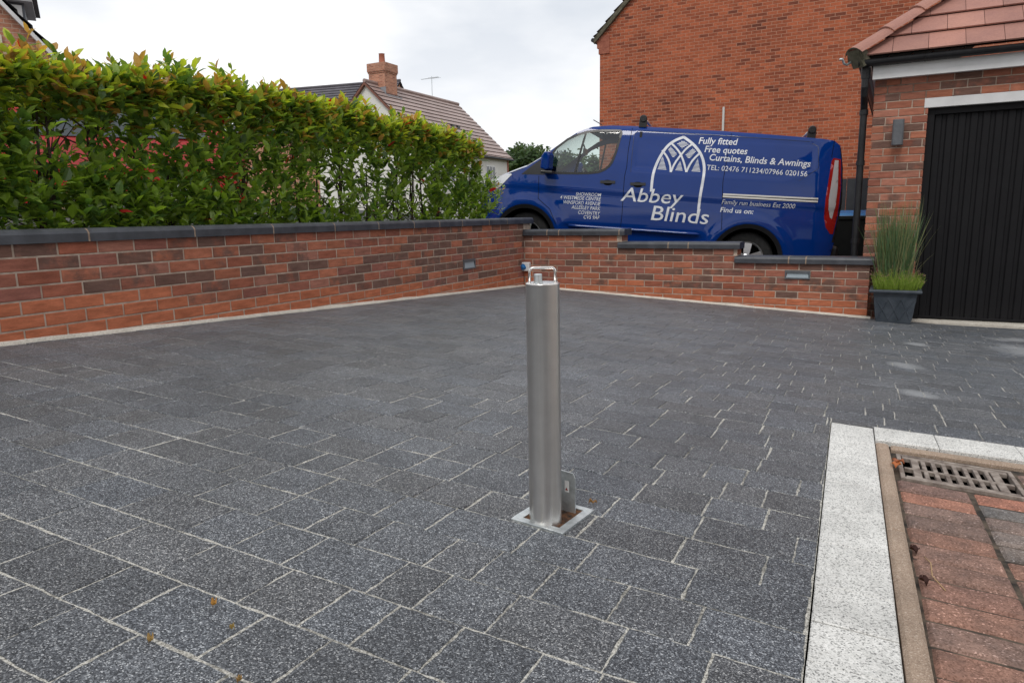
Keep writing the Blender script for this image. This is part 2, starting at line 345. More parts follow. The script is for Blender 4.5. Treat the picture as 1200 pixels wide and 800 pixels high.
M['rubber'] = m_simple_noise('rubber', (0.010, 0.010, 0.010), (0.022, 0.022, 0.022), 20, 0.75, 0.001, 120)
M['alloy'] = mat('wheel_silver', (0.62, 0.63, 0.64), 0.3, 0.85)
M['lamp_clear'] = mat('lamp_clear', (0.62, 0.63, 0.64), 0.12, 0.35, coat=1)
M['lamp_red'] = mat('lamp_red', (0.30, 0.008, 0.006), 0.12, coat=1)
M['lamp_orange'] = mat('lamp_orange', (0.8, 0.12, 0.01), 0.12, coat=1)
M['trim'] = mat('satin_black_trim', (0.012, 0.012, 0.013), 0.35)
M['interior'] = m_simple_noise('cabin_dark', (0.016, 0.017, 0.018), (0.04, 0.04, 0.042), 8, 0.8)
def m_glass(name, tint=(0.80, 0.88, 0.85), refl=1.0):
    m = bpy.data.materials.new(name); m.use_nodes = True; nt = m.node_tree; nt.nodes.clear()
    o = N(nt, 'ShaderNodeOutputMaterial'); t = N(nt, 'ShaderNodeBsdfTransparent'); t.inputs[0].default_value = (*tint, 1)
    g = N(nt, 'ShaderNodeBsdfGlossy'); g.inputs['Roughness'].default_value = 0.02; f = N(nt, 'ShaderNodeLayerWeight'); f.inputs[0].default_value = 0.5
    f1 = mth(nt, 'POWER', f.outputs['Facing'], 4.0); f2 = mth(nt, 'MULTIPLY', f1.outputs[0], 0.85*refl); f2 = mth(nt, 'ADD', f2.outputs[0], 0.09, True); mx = N(nt, 'ShaderNodeMixShader')
    nt.links.new(f2.outputs[0], mx.inputs[0]); nt.links.new(t.outputs[0], mx.inputs[1]); nt.links.new(g.outputs[0], mx.inputs[2]); nt.links.new(mx.outputs[0], o.inputs[0]); return m
M['glass'] = m_glass('car_glass')
M['house_glass'] = mat('house_window_glass', (0.05, 0.06, 0.065), 0.08, spec=0.8)
M['asphalt'] = m_speckle('asphalt', [(0.0, (0.03, 0.03, 0.03)), (0.6, (0.055, 0.055, 0.055)), (1.0, (0.12, 0.12, 0.12))], 120, 0.3)
M['soil'] = m_simple_noise('earth_and_grass', (0.035, 0.045, 0.018), (0.075, 0.085, 0.035), 0.6, 0.95, 0.01, 8)
M['blue_plastic'] = mat('blue_plastic', (0.02, 0.16, 0.42), 0.4)
M['white_plastic'] = mat('white_plastic', (0.72, 0.72, 0.72), 0.35)
M['bin_plastic'] = m_simple_noise('dark_bin_plastic', (0.008, 0.010, 0.010), (0.013, 0.015, 0.015), 6, 0.5)
M['panel_grey'] = m_simple_noise('dark_grey_timber_paint', (0.032, 0.036, 0.042), (0.05, 0.055, 0.062), 5, 0.6)
M['pot'] = m_simple_noise('slate_blue_pot', (0.035, 0.045, 0.058), (0.06, 0.072, 0.088), 14, 0.5, 0.001, 60)
M['leafbits'] = m_foliage('dry_leaf', 0.7, 0.2, 0.2)
M['sticker'] = mat('sticker_paper', (0.7, 0.7, 0.68), 0.5)

# ------------------------------------------------------------------ terrain
def sheet(name, xs, ys, f, m, kind='structure', keep=None):
    mb = MB(); idx = {}
    for j, y in enumerate(ys):
        for i, x in enumerate(xs):
            idx[i, j] = len(mb.v); mb.v.append((x, y, f(x, y)))
    for j in range(len(ys)-1):
        for i in range(len(xs)-1):
            if keep and not keep((xs[i]+xs[i+1])/2, (ys[j]+ys[j+1])/2): continue
            mb.f.append((idx[i, j], idx[i+1, j], idx[i+1, j+1], idx[i, j+1])); mb.m.append(0); mb.c.append((1, 1, 1, 1)); mb.uv.append(None)
    return tag(mb.build(name, m, smooth=True), kind=kind)
def gr(x, y): return min(max(min(G(x, y), VP(x, y)) - 0.22, -1.9), -0.4)
def steps(a, b, n): return [a+(b-a)*i/n for i in range(n+1)]
gx = [-600, -300, -150, -80, -50] + steps(-30, 30, 60) + [50, 80, 150, 300, 600]
gy = [-200, -80, -40] + steps(-20, 40, 60) + [60, 80, 120, 200, 400, 800]
sheet('ground', gx, gy, gr, M['soil'])

# right / left half planes of the drive
def in_front_R(x, y, off=0.0): return (Vector((x, y, 0))-CN).dot(nR) < off
# parking area behind the walls
def park_keep(x, y):
    p = Vector((x, y, 0))-CN
    return (p.dot(nR) > 0.1 or p.dot(nL) > 1.2) and (p.dot(nR) > 0.1 or True) and not (p.dot(dR) > 3.9 and p.dot(nR) < 1.2)
mbp = MB()
def park_piece(poly, n=8):
    mbp.face([(x, y, VP(x, y)) for x, y in poly])
# quad right of the corner (behind right wall) and quad behind the hedge
P = lambda s, o: (CN + dR*s + nR*o)
park_piece([(P(a, b).x, P(a, b).y) for a, b in ((-1.2, 0.12), (3.9, 0.12), (3.9, 12), (-1.2, 12))])
park_piece([(P(a, b).x, P(a, b).y) for a, b in ((3.9, 0.4), (4.3, 0.4), (9, 12), (3.9, 12))])
park_piece([(P(a, b).x, P(a, b).y) for a, b in ((-14, -6), (-1.2, -6), (-1.2, 12), (-14, 12))])
tag(mbp.build('road', M['asphalt']), kind='structure')
M['concrete'] = m_simple_noise('reflection_concrete', (0.26, 0.25, 0.235), (0.36, 0.35, 0.33), 3, 0.9, 0.002, 120)  # pale sheet added out of view behind the viewer, brightens the bollard's reflections
mbv = MB(); xv = steps(-9, 9, 36)
for a, b in zip(xv, xv[1:]):
    for c, d in zip(steps(-9, -1.25, 12), steps(-9, -1.25, 12)[1:]): mbv.face([(x, y, G(x, y)-.045) for x, y in ((a, c), (b, c), (b, d), (a, d))])
tag(mbv.build('reflection_pavement', M['concrete'], weld=True, smooth=True), kind='structure')

# ------------------------------------------------------------------ driveway paving, real blocks
ca, sa = math.cos(DRIVE_AZ), math.sin(DRIVE_AZ)
PV = (-0.874*0.87868 + 0.986*0.47741, 0.874*0.47741 + 0.986*0.87868)   # pivot on a measured row joint
def pv2w(u, v): return (PV[0]+u*ca - v*sa, PV[1]+u*sa + v*ca)
BO = Vector((1.315, 2.804)); ba = math.radians(64.4)
B2 = Vector((math.cos(ba), math.sin(ba))); B1 = Vector((math.sin(ba), -math.cos(ba)))   # band frame: b along, a across
def bw(a, b): p = BO + B1*a + B2*b; return (p.x, p.y)
def drive_clip(poly):
    # in front of right wall, right of left wall, in front of garage threshold
    q = clip(poly, nR.x, nR.y, CN.dot(nR)-0.004 + 0.02)
    q = clip(q, nL.x, nL.y, CN.dot(nL)+0.016) if len(q) > 2 else q
    if len(q) < 3: return []
    out = []
    if min(B2.dot(Vector(p)-BO) for p in q) > 0.06: return [q]
    A = clip(q, B1.x, B1.y, B1.dot(BO)-0.002)
    if len(A) > 2: out.append(A)
    Bq = clip(q, -B1.x, -B1.y, -(B1.dot(BO)-0.002))
    # thin band top edge: b = 0.03 (slightly rotated)
    tb = B2 - B1*0.045
    if len(Bq) > 2: Bq = clip(Bq, -tb.x, -tb.y, -(tb.dot(BO)+0.020))
    if len(Bq) > 2: out.append(Bq)
    return out
def paver(mb, poly, dz, tilt, col, zf, ch=0.0035, inset=0.0021, depth=0.014, mi=0):
    cx = sum(p[0] for p in poly)/len(poly); cy = sum(p[1] for p in poly)/len(poly)
    if area(poly) < 0: poly = poly[::-1]
    def off(poly, d):
        n = len(poly); res = []
        for i in range(n):
            p0, p1, p2 = Vector(poly[i-1]), Vector(poly[i]), Vector(poly[(i+1) % n])
            e1 = (p1-p0); e2 = (p2-p1)
            if e1.length < 1e-5 or e2.length < 1e-5: res.append(tuple(p1)); continue
            e1.normalize(); e2.normalize(); n1 = Vector((-e1.y, e1.x)); n2 = Vector((-e2.y, e2.x))
            b = n1+n2
            if b.length < 1e-3: res.append(tuple(p1)); continue
            b.normalize(); k = d/max(0.35, b.dot(n1)); res.append((p1.x+b.x*k, p1.y+b.y*k))
        return res
    def z(p, o): return zf(p[0], p[1]) + dz + tilt[0]*(p[0]-cx) + tilt[1]*(p[1]-cy) + o
    a = off(poly, inset); b = off(poly, inset+ch)
    if abs(area(poly)) < 0.0008: return
    n = len(poly)
    va = [(x, y, z((x, y), -depth)) for x, y in a]; vb = [(x, y, z((x, y), -ch*0.8)) for x, y in a]; vc = [(x, y, z((x, y), 0)) for x, y in b]
    mb.face(vc, mi, col)
    for i in range(n):
        j = (i+1) % n
        mb.face([vb[i], vb[j], vc[j], vc[i]], mi, col); mb.face([va[i], va[j], vb[j], vb[i]], mi, col)
known = {  # measured cross joints (u along the row, before pivot shift) for near rows
    -3: [-1.82, -1.66, -1.44, -1.29, -1.118, -0.9, -.75, -.53, -.42],
    -2: [-1.78, -1.57, -1.346, -1.20, -.978, -.826, -.66, -.49, -.30, -.14],
    -1: [-1.72, -1.50, -1.28, -1.06, -.908, -.79, -.648, -.49, -.38, -.20],
    0: [-1.63, -1.40, -1.25, -1.10, -.877, -.767, -.609, -.385, -.23, -.08],
    1: [-1.55, -1.33, -1.18, -1.03, -.845, -.728, -.59, -.43, -.275, -.05],
}
def ragged(poly, rg):
    out = []; n = len(poly); st_ = 0.011 if poly[0][1] < 2.6 else 0.02
    for i in range(n):
        a, b = poly[i], poly[(i+1) % n]; L = math.hypot(b[0]-a[0], b[1]-a[1]); k = max(1, int(L/st_))
        nx, ny = ((b[1]-a[1])/L, -(b[0]-a[0])/L) if L > 1e-6 else (0, 0); w_ = 0
        out.append(a)
        for j in range(1, k):
            w_ = .5*w_ + rg.gauss(0, .0010); w_ = max(-.0030, min(.0014, w_)); t = j/k
            out.append((a[0]+(b[0]-a[0])*t+nx*w_, a[1]+(b[1]-a[1])*t+ny*w_))
    return out
mbd = MB(); ROW = 0.1552; rng = random.Random(3)
for r in range(-46, 62):
    v0 = r*ROW; v1 = v0+ROW
    js = []; u = -9.0 - rng.random()*0.3
    kn = [x+0.874 for x in known.get(r, [])]
    while u < 9.0:
        if kn and u < kn[0] <= u+0.26: js.append(u); js += kn; u = kn[-1]; kn = []; 
        else: js.append(u)
        u += rng.choice([0.116, 0.155, 0.155, 0.19, 0.232, 0.232])
    j2 = [js[0]]; ks = {x+0.874 for x in known.get(r, [])}
    for x in js[1:]:
        if x-j2[-1] < 0.075:
            if x in ks: j2[-1] = x
            continue
        j2.append(x)
    for a, b in zip(j2, j2[1:]):
        cxy = pv2w((a+b)/2, (v0+v1)/2)
        if cxy[1] < -1.2 or cxy[1] > 10 or cxy[0] > 8.5 or cxy[0] < -5: continue
        poly = [pv2w(a, v0), pv2w(b, v0), pv2w(b, v1), pv2w(a, v1)]
        g = 0.86+0.28*rng.random(); hue = rng.random()
        col = (g*(0.97+0.06*hue), g*(1.0+0.01*hue), g*(1.02-0.05*hue), 1)
        dz = max(-.0007, min(.0012, rng.gauss(0.0002, 0.0006))); tl = (rng.gauss(0, 0.003), rng.gauss(0, 0.003))
        for q in drive_clip(poly): paver(mbd, ragged(q, rng) if cxy[1] < 4.2 else q, dz, tl, col, G, inset=.0021 if cxy[1] < 3.2 else .0012)
drive = tag(mbd.build('driveway', M['paver']), kind='structure')
# jointing sand just under the block tops
def sand(x, y):
    return G(x, y) + min(-0.0013, -0.0026 + 0.0016*noise.noise((x*3, y*3, 0)) + 0.0012*noise.noise((x*17, y*17, 4)))
sx = steps(-5, 8.5, 200); sy = steps(-1.3, 10, 170)
mbs = MB()
for j in range(len(sy)-1):
    for i in range(len(sx)-1):
        for q in drive_clip([(sx[i], sy[j]), (sx[i+1], sy[j]), (sx[i+1], sy[j+1]), (sx[i], sy[j+1])]):
            if abs(area(q)) > 1e-6: mbs.face([(x, y, sand(x, y)) for x, y in q])
tag(mbs.build('joint_sand', M['joint'], weld=True, smooth=True), kind='structure')

# ------------------------------------------------------------------ white band, edging, red block road, gully
def ab_poly(a0, a1, b0, b1, sk=0.0): return [bw(a0, b0+sk*a0), bw(a1, b0+sk*a1), bw(a1, b1+sk*a1), bw(a0, b1+sk*a0)]
mbw = MB(); rng = random.Random(11)
b = 0.0
for L in [0.27, .262, .27, .255, .25, .245, .165, .15, .24, .23, .24, .24, .24, .24]:
    if b-L < -3.2: break
    g = 0.94+0.1*rng.random(); paver(mbw, ab_poly(0, .155, b-L, b), rng.gauss(0, .0006), (0, 0), (g, g, g, 1), lambda x, y: G(x, y)+0.003, 0.0025, 0.001 if L > .2 else 0.0016, 0.02); b -= L
a = 0.157; L = .214
while a < 3.4:
    g = 0.92+0.12*rng.random(); paver(mbw, ab_poly(a, a+L, -.195, .022, 0.045), rng.gauss(0, .0006), (0, 0), (g, g, g*0.99, 1), lambda x, y: G(x, y)+0.003, 0.0025, 0.0012, 0.02); a += L; L = .27
tag(mbw.build('white_paving_band', M['white_paver']), kind='structure')
mbe = MB()
for b0, b1 in ((-1.114, -.21), (-2.03, -1.114), (-2.95, -2.03)):
    paver(mbe, ab_poly(.157, .203, b0, b1), 0, (0, 0), (1, .98, .95, 1), lambda x, y: G(x, y)+0.001, 0.008, 0.0012, 0.05)
for a0, a1 in ((.157, 1.07), (1.07, 1.98), (1.98, 2.9)):
    paver(mbe, ab_poly(a0+ (0.05 if a0 < .2 else 0), a1, -.262, -.21, 0.045), 0, (0, 0), (1, .98, .95, 1), lambda x, y: G(x, y)-0.004, 0.008, 0.0012, 0.05)
tag(mbe.build('edging_kerb', M['edging']), kind='structure')
LOW = 0.016
def GL(x, y): return G(x, y) - LOW
mbr = MB(); rng = random.Random(5)
reds = [(0.30, 0.170, 0.128), (0.27, 0.165, 0.13), (0.24, 0.165, 0.138), (0.33, 0.165, 0.118), (0.26, 0.17, 0.138), (0.29, 0.165, 0.128)]
greys = [(0.22, 0.185, 0.165), (0.24, 0.18, 0.155), (0.19, 0.175, 0.165), (0.29, 0.17, 0.14), (0.23, 0.19, 0.17)]
GA0, GA1, GB0, GB1 = .222, .572, -.585, -.292      # gully frame
b = -.598
while b > -3.2:
    c = rng.choice(reds) if b < -1.0 or rng.random() < .35 else (0.23, 0.145, 0.12)
    k = 0.85+.3*rng.random()
    paver(mbr, ab_poly(.207, .412, b-.1045, b), rng.gauss(0, .0008), (rng.gauss(0, .010), rng.gauss(0, .010)), (c[0]*k, c[1]*k, c[2]*k, 1), GL, 0.009, 0.0035, 0.02); b -= .1062
# herringbone-ish field beyond the first row
b = -.598; k_ = 0
while b > -3.2:
    for a0 in steps(.414, 2.9, 12)[:-1]:
        a1 = a0+.2
        c = rng.choice(greys+reds[:2]) if not (a0 < .5 and k_ == 0) else (0.40, 0.185, 0.13)
        k = .85+.3*rng.random(); sh = 0.05*((round((a0-.414)/.207)) % 2)
        paver(mbr, ab_poly(a0, a0+.204, b-.1045-sh, b-sh), rng.gauss(0, .0008), (rng.gauss(0, .010), rng.gauss(0, .010)), (c[0]*k, c[1]*k, c[2]*k, 1), GL, 0.009, 0.0035, 0.02)
    b -= .1062; k_ += 1
# blocks right of the gully
for q in range(3):
    for a0 in steps(GA1+.012, GA1+.012+2.2, 10)[:-1]:
        c = rng.choice(greys+reds[:3]); k = .85+.3*rng.random()
        paver(mbr, ab_poly(a0, a0+.215, -.29-.1*(q+1)+.002, -.29-.1*q), 0, (0, 0), (c[0]*k, c[1]*k, c[2]*k, 1), GL, 0.009, 0.0035, 0.02)
tag(mbr.build('block_paving', M['redblock']), kind='structure')
mbb = MB()
M['grit'] = m_simple_noise('dirty_grit', (0.018, 0.015, 0.012), (0.12, 0.09, 0.065), 18, 0.95, 0.003, 260)
def gritz(a, b):
    x, y = bw(a, b); return (x, y, G(x, y) - LOW - 0.0060 + 0.0018*noise.noise((a*30, b*30, 1)))
A_ = sorted(steps(.155, 3.2, 59)+[GA0+.01, GA1-.01]); B_ = sorted(steps(-3.2, -.2, 59)+[GB0+.01, GB1-.01])
A_ = [a for a in A_ if a in (GA0+.01, GA1-.01) or min(abs(a-GA0-.01), abs(a-GA1+.01)) > .004]; B_ = [a for a in B_ if a in (GB0+.01, GB1-.01) or min(abs(a-GB0-.01), abs(a-GB1+.01)) > .004]
for i in range(len(A_)-1):
    for j in range(len(B_)-1):
        a0, a1, b0, b1 = A_[i], A_[i+1], B_[j], B_[j+1]
        if a0 >= GA0+.0099 and a1 <= GA1-.0099 and b0 >= GB0+.0099 and b1 <= GB1-.0099: continue
        mbb.face([gritz(a0, b0), gritz(a1, b0), gritz(a1, b1), gritz(a0, b1)])
tag(mbb.build('grit_bed', M['grit'], weld=True, smooth=True), kind='structure')
# mortar haunch around gully
gx0, gy0 = bw((GA0+GA1)/2, (GB0+GB1)/2)
gul = empty('drain_gully', (gx0, gy0, G(gx0, gy0)-LOW), 'rusty cast iron drain grating with two rows of slots, set in the red block paving', 'drain')
def slab(mb, a0, a1, b0, b1, zt, th, mi=0, ch=.002):
    poly = ab_poly(a0, a1, b0, b1)
    paver(mb, poly, zt, (0, 0), (1, 1, 1, 1), lambda x, y: G(x, y)-LOW, ch, 0, th, mi)
g = MB()
slab(g, GA0, GA1, GB1-.014, GB1, .006, .022); slab(g, GA0, GA1, GB0, GB0+.014, .006, .06)
slab(g, GA0, GA0+.014, GB0+.014, GB1-.014, .006, .022); slab(g, GA1-.014, GA1, GB0+.014, GB1-.014, .006, .022)
wpart(g, 'frame', M['cast_iron'], gul)
g = MB(); ia0, ia1, ib0, ib1 = GA0+.018, GA1-.018, GB0+.018, GB1-.018
mid = ib0 + (ib1-ib0)*.44
slab(g, ia0, ia1, ib1-.024, ib1, .004, .014); slab(g, ia0, ia1, ib0, ib0+.02, .004, .014); slab(g, ia0, ia1, mid-.008, mid+.008, .004, .014)
nb = 10; wdt = (ia1-ia0)/nb
for k in range(nb+1):
    c0 = ia0+wdt*k
    lo, hi = max(ia0, c0-.0068), min(ia1, c0+.0068)
    if k in (1,): hi += .01
    if k in (nb-1,): lo -= .012
    slab(g, lo, hi, ib0+.02, mid-.008, .0038, .014); slab(g, lo, hi, mid+.008, ib1-.024, .0038, .014)
wpart(g, 'grating', M['cast_iron'], gul)
g = MB()
pz = G(gx0, gy0)-LOW-.10
q = ab_poly(GA0, GA1, GB0, GB1); g.face([(x, y, pz) for x, y in q])
for i in range(4):
    p0, p1 = q[i], q[(i+1) % 4]; g.face([(p0[0], p0[1], pz), (p1[0], p1[1], pz), (p1[0], p1[1], pz+.09), (p0[0], p0[1], pz+.09)])
wpart(g, 'sump', M['dark'], gul)

# ------------------------------------------------------------------ brickwork
REDS = [(0.40, 0.145, 0.085), (0.37, 0.125, 0.075), (0.33, 0.125, 0.083), (0.43, 0.155, 0.088), (0.36, 0.155, 0.108), (0.31, 0.120, 0.088)]
def brickwork(mb, O, d, n, s0, s1, k0, k1, joint, parity, depth=0.1025, plain=lambda s, k: False, gz=None, skip=None, rng=random.Random(1), cols=REDS, burn=0.62):
    """stretcher bond leaf. O at s=0,z=top ; courses k0..k1 counted downwards; n points into the wall"""
    for k in range(k0, k1):
        zt = O.z-.075*k - .0; zb = zt-.065
        ph = joint + (0.1125 if (k+parity) % 2 else 0)
        i0 = math.floor((s0-ph)/.225)-1
        x = ph+i0*.225
        while x < s1:
            a, b = x+.005, x+.220; x += .225
            a = max(a, s0); b = min(b, s1)
            if b-a < .02: continue
            if skip and skip((a+b)/2, k): continue
            if gz and zt < gz(a)-.02: continue
            c = rng.choice(cols); g = .85+.3*rng.random()
            pl = plain((a+b)/2, k)
            if pl: c = (0.52, 0.170, 0.085); g = .9+.14*rng.random()
            al = 0.16 if pl else (rng.random()**0.8)*burn
            if not pl and rng.random() < .3: al = rng.uniform(.62, .82)
            col = (c[0]*g, c[1]*g, c[2]*g, al)
            jit = rng.gauss(0, .0012); ch = .003
            p = O + d*a + n*jit; w_ = d*(b-a)
            P = lambda u, v, t: O + d*(a+u) + n*(jit+t) + Vector((0, 0, zb - O.z + v))
            L_, H_ = b-a, .065
            # front face with chamfer
            f0 = [P(ch, ch, 0), P(L_-ch, ch, 0), P(L_-ch, H_-ch, 0), P(ch, H_-ch, 0)]
            f1 = [P(0, 0, ch), P(L_, 0, ch), P(L_, H_, ch), P(0, H_, ch)]
            f2 = [P(0, 0, depth), P(L_, 0, depth), P(L_, H_, depth), P(0, H_, depth)]
            fl = d.cross(Vector((0, 0, 1))).dot(n) > 0
            def fa(q): mb.face(q[::-1] if fl else q, 0, col)
            fa(f0)
            for i in range(4):
                j = (i+1) % 4
                fa([f1[i], f1[j], f0[j], f0[i]]); fa([f2[i], f2[j], f1[j], f1[i]])
def obox(mb, O, d, n, s0, s1, t0, t1, z0, z1, mi=0, col=None):
    mb.box(O + d*s0 + n*t0 + Vector((0, 0, z0-O.z)), d*(s1-s0), n*(t1-t0), (0, 0, z1-z0), mi, col)
def coping(mb, O, d, n, s0, s1, zb, joints, over=0.03, T=0.215, ends=(True, True)):
    """bullnosed dark coping; joints: list of s where a mortar joint shows"""
    h = .074; prof = [(-over, 0), (-over, .046), (-over+.006, .060), (-over+.022, .071), (-over+.04, h), (T+over-.04, h), (T+over-.022, .071), (T+over-.006, .060), (T+over, .046), (T+over, 0)]
    cuts = [s0]+sorted(joints)+[s1]
    def seg(a, b, mi, ins=0.0):
        pr = [((t if abs(t) < .001 else t + (ins if t < T/2 else -ins)), max(0, z-(ins if z > .01 else 0))) for t, z in prof]
        va = [O + d*a + n*t + Vector((0, 0, zb-O.z+z)) for t, z in pr]; vb = [O + d*b + n*t + Vector((0, 0, zb-O.z+z)) for t, z in pr]
        for i in range(len(pr)):
            j = (i+1) % len(pr); q = [va[i], vb[i], vb[j], va[j]]
            mb.face(q, mi)
        mb.face(va[::-1], mi); mb.face(vb, mi)
    for i, (a, b) in enumerate(zip(cuts, cuts[1:])):
        a2 = a + (.006 if i else 0); b2 = b - (.006 if i < len(cuts)-2 else 0)
        seg(a2, b2, 0)
        if i < len(cuts)-2: seg(b-.006, b+.006, 1, 0.0015)
# left wall
rngL = random.Random(21)
OL = CN + Vector((0, 0, Z0))
lw = empty('brick_wall', CN + dL*3 + Vector((0, 0, -.7)), 'long low red brick garden wall with dark coping, in front of the hedge', 'wall')
mb = MB()
def gL(s): p = CN+dL*s; return G(p.x, p.y)
jL = 5.905-.225*30    # a joint in course 1
def plainL(s, k):
    z = Z0-.075*(k+.5); gzz = gL(s); h = (z-gzz)/.075
    lim = 2.9 if s > 5.2 else (2.0 if s > 3.6 else 1.7)
    if 1.0 < s < 2.4 and h > 1.6: return False
    return h < lim
brickwork(mb, OL, dL, nL, 0.0, 9.5, 0, 13, jL, 1, plain=plainL, gz=gL, rng=rngL)
O2 = OL + nL*.215
brickwork(mb, O2, dL, -nL, -0.215, 9.5, 0, 12, jL, 1, gz=gL, rng=rngL)
# mortar core, 4 mm behind the faces
obox(mb, OL, dL, nL, 0.0, 9.5, .0042, .2108, -1.2, Z0-.0, 1)
# end of the wall above the lower right wall
brickwork(mb, OL - dL*0.215 + nL*0.0, nL, dL, 0.0, .2149, 0, 3, 0.0, 0, rng=rngL)
obox(mb, OL, dL, nL, -.209, 0.0, .0042, .2108, -1.2, Z0-.0, 1)
wpart(mb, 'brickwork', [M['brick'], M['mortar']], lw)
mb = MB()
cj = []
s = 5.63
pat = [5.63, 4.93, 4.25, 4.0+(-.42), 3.0, 2.45, 2.0, 1.55, .95, .5, 6.4, 7.1, 7.8, 8.5]
coping(mb, OL, dL, nL, -.24, 9.5, Z0, pat)
wpart(mb, 'coping', [M['coping'], M['copjoint']], lw)
def fillet(mb, O, d, n, s0, s1, gfun, w=.024, h=.022):
    for a, b in zip(steps(s0, s1, int((s1-s0)/.1)), steps(s0, s1, int((s1-s0)/.1))[1:]):
        def pr(s):
            p = O+d*s; z = gfun(s); ww = w*(1+.25*noise.noise((s*3, 5, 0))); hh = h*(1+.3*noise.noise((s*4, 9, 0)))
            return [Vector((p.x, p.y, z+hh)) + n*0.004, Vector((p.x, p.y, z+hh*.75)) - n*(ww*.35), Vector((p.x, p.y, z+.0035)) - n*ww, Vector((p.x, p.y, z-.03)) - n*ww]
        A, B = pr(a), pr(b)
        for i in range(3): mb.face([A[i], A[i+1], B[i+1], B[i]])
mb = MB(); fillet(mb, CN, dL, nL, 0.02, 9.4, gL); wpart(mb, 'mortar_fillet', M['fillet'], lw, smooth=True, weld=True)

# right stepped wall
rw = empty('stepped_brick_wall', CN + dR*2 + Vector((0, 0, -1)), 'stepped red brick wall with three levels of dark coping, in front of the blue van', 'wall')
def gR(s): p = CN+dR*s; return G(p.x, p.y)
S1, S2, S3 = 1.305, 2.635, 3.945
jR = 2.825-.225*14
rngR = random.Random(8)
def lev(s): return 2 if s < S1 else (4 if s < S2 else 6)
def plainR(s, k):
    h = (Z0-.075*(k+.5)-gR(s))/.075
    lim = 2.1 if (s < .3 or 1.2 < s < 2.3 or s > 2.9) else 1.2
    return h < lim
mb = MB(); OR = CN + Vector((0, 0, Z0))
brickwork(mb, OR, dR, nR, 0.0, S3, 2, 15, jR, 0, plain=plainR, gz=gR, skip=lambda s, k: k < lev(s), rng=rngR)
brickwork(mb, OR + nR*.215, dR, -nR, 0.0, S3, 2, 15, jR, 0, gz=gR, skip=lambda s, k: k < lev(s), rng=rngR)
brickwork(mb, OR + dR*(S3+.0012), nR, -dR, 0.0, .215, 6, 15, 0.0, 0, rng=rngR)
for a, b in ((0, S1), (S1, S2), (S2, S3-.006)):
    l = lev((a+b)/2); obox(mb, OR, dR, nR, a+(.0 if a else .22), b, .0042, .2108, -1.35, Z0-.075*l, 1)
obox(mb, OR, dR, nR, .005, .22, .0042, .2108, -1.35, Z0-.15-.003, 1)
for a, l in ((S1, 2), (S2, 4)):   # exposed step ends
    brickwork(mb, OR + dR*(a+.0015), nR, -dR, 0.0, .215, l, l+2, 0.0, 0, rng=rngR, depth=.05)
wpart(mb, 'brickwork', [M['brick'], M['mortar']], rw)
for (a, b, l, js) in ((-.02, 1.345, 2, [.34, .50, 1.28]), (1.262, 2.665, 4, [1.87, 2.10]), (2.611, 3.975, 6, [3.17, 3.34])):
    mb = MB(); coping(mb, OR, dR, nR, a, b, Z0-.075*l+.002, js); wpart(mb, 'coping', [M['coping'], M['copjoint']], rw)
mb = MB(); fillet(mb, CN, dR, nR, 0.02, 3.98, gR, .028, .022); wpart(mb, 'mortar_fillet', M['fillet'], rw, smooth=True, weld=True)

# wall-mounted small things
def bulkhead(O, d, n, s0, s1, z0, z1, label):
    e = empty('wall_light', O + d*(s0+s1)/2 + Vector((0, 0, (z0+z1)/2)), label, 'wall light', 'recessed brick lights')
    mb = MB(); t = .014; p = .012
    obox(mb, O, d, n, s0, s1, -p, .01, z1-t, z1); obox(mb, O, d, n, s0, s1, -p, .01, z0, z0+t)
    obox(mb, O, d, n, s0, s0+t, -p, .01, z0+t, z1-t); obox(mb, O, d, n, s1-t, s1, -p, .01, z0+t, z1-t)
    obox(mb, O, d, n, s0+t, s1-t, -p-.006, -.003, z1-t-.012, z1-t+.002)
    wpart(mb, 'frame', M['grey_metal'], e, bevel=.0025)
    mb = MB(); 
    a0, a1 = s0+t, s1-t
    zt, zb_ = z1-t-.012, z0+t
    P_ = lambda s, tt, z: O + d*s + n*tt + Vector((0, 0, z-O.z))
    q = [P_(a0+.012, -.004, zt), P_(a1-.012, -.004, zt), P_(a1, -.009, zb_), P_(a0, -.009, zb_)]
    mb.face(q if d.cross(Vector((0, 0, 1))).dot(n) < 0 else q[::-1]); obox(mb, O, d, n, a0, a1, .0, .008, zb_, zt)
    wpart(mb, 'lens', M['lens'], e)
bulkhead(CN, dL, nL, 1.262, 1.515, -.570, -.462, 'small rectangular light with pale glass, set in the long wall below the hedge')
bulkhead(CN, dR, nR, 3.137, 3.388, -.712, -.622, 'small rectangular light with pale glass, set in the lowest wall section by the plant pot')
e = empty('power_socket', CN + dR*.045 + Vector((0, 0, -.64)), 'white weatherproof socket with a blue cap, in the wall corner behind the bollard', 'socket')
mb = MB(); obox(mb, CN, dR, nR, -.02, .10, -.06, -.001, -.695, -.583); wpart(mb, 'housing', M['white_plastic'], e, bevel=.01)
mb = MB(); c = CN + dR*.022 - nR*.06 + Vector((0, 0, -.642)); ax = (-nR*.8 - dR*.25 + Vector((0, 0, -.25))).normalized()
mb.lathe(c, [(0, .034), (.026, .034), (.032, .028), (.032, .004), (.040, .003), (.040, -.004), (0, -.004)], 24, 0, ax); wpart(mb, 'cap', M['blue_plastic'], e, smooth=False)

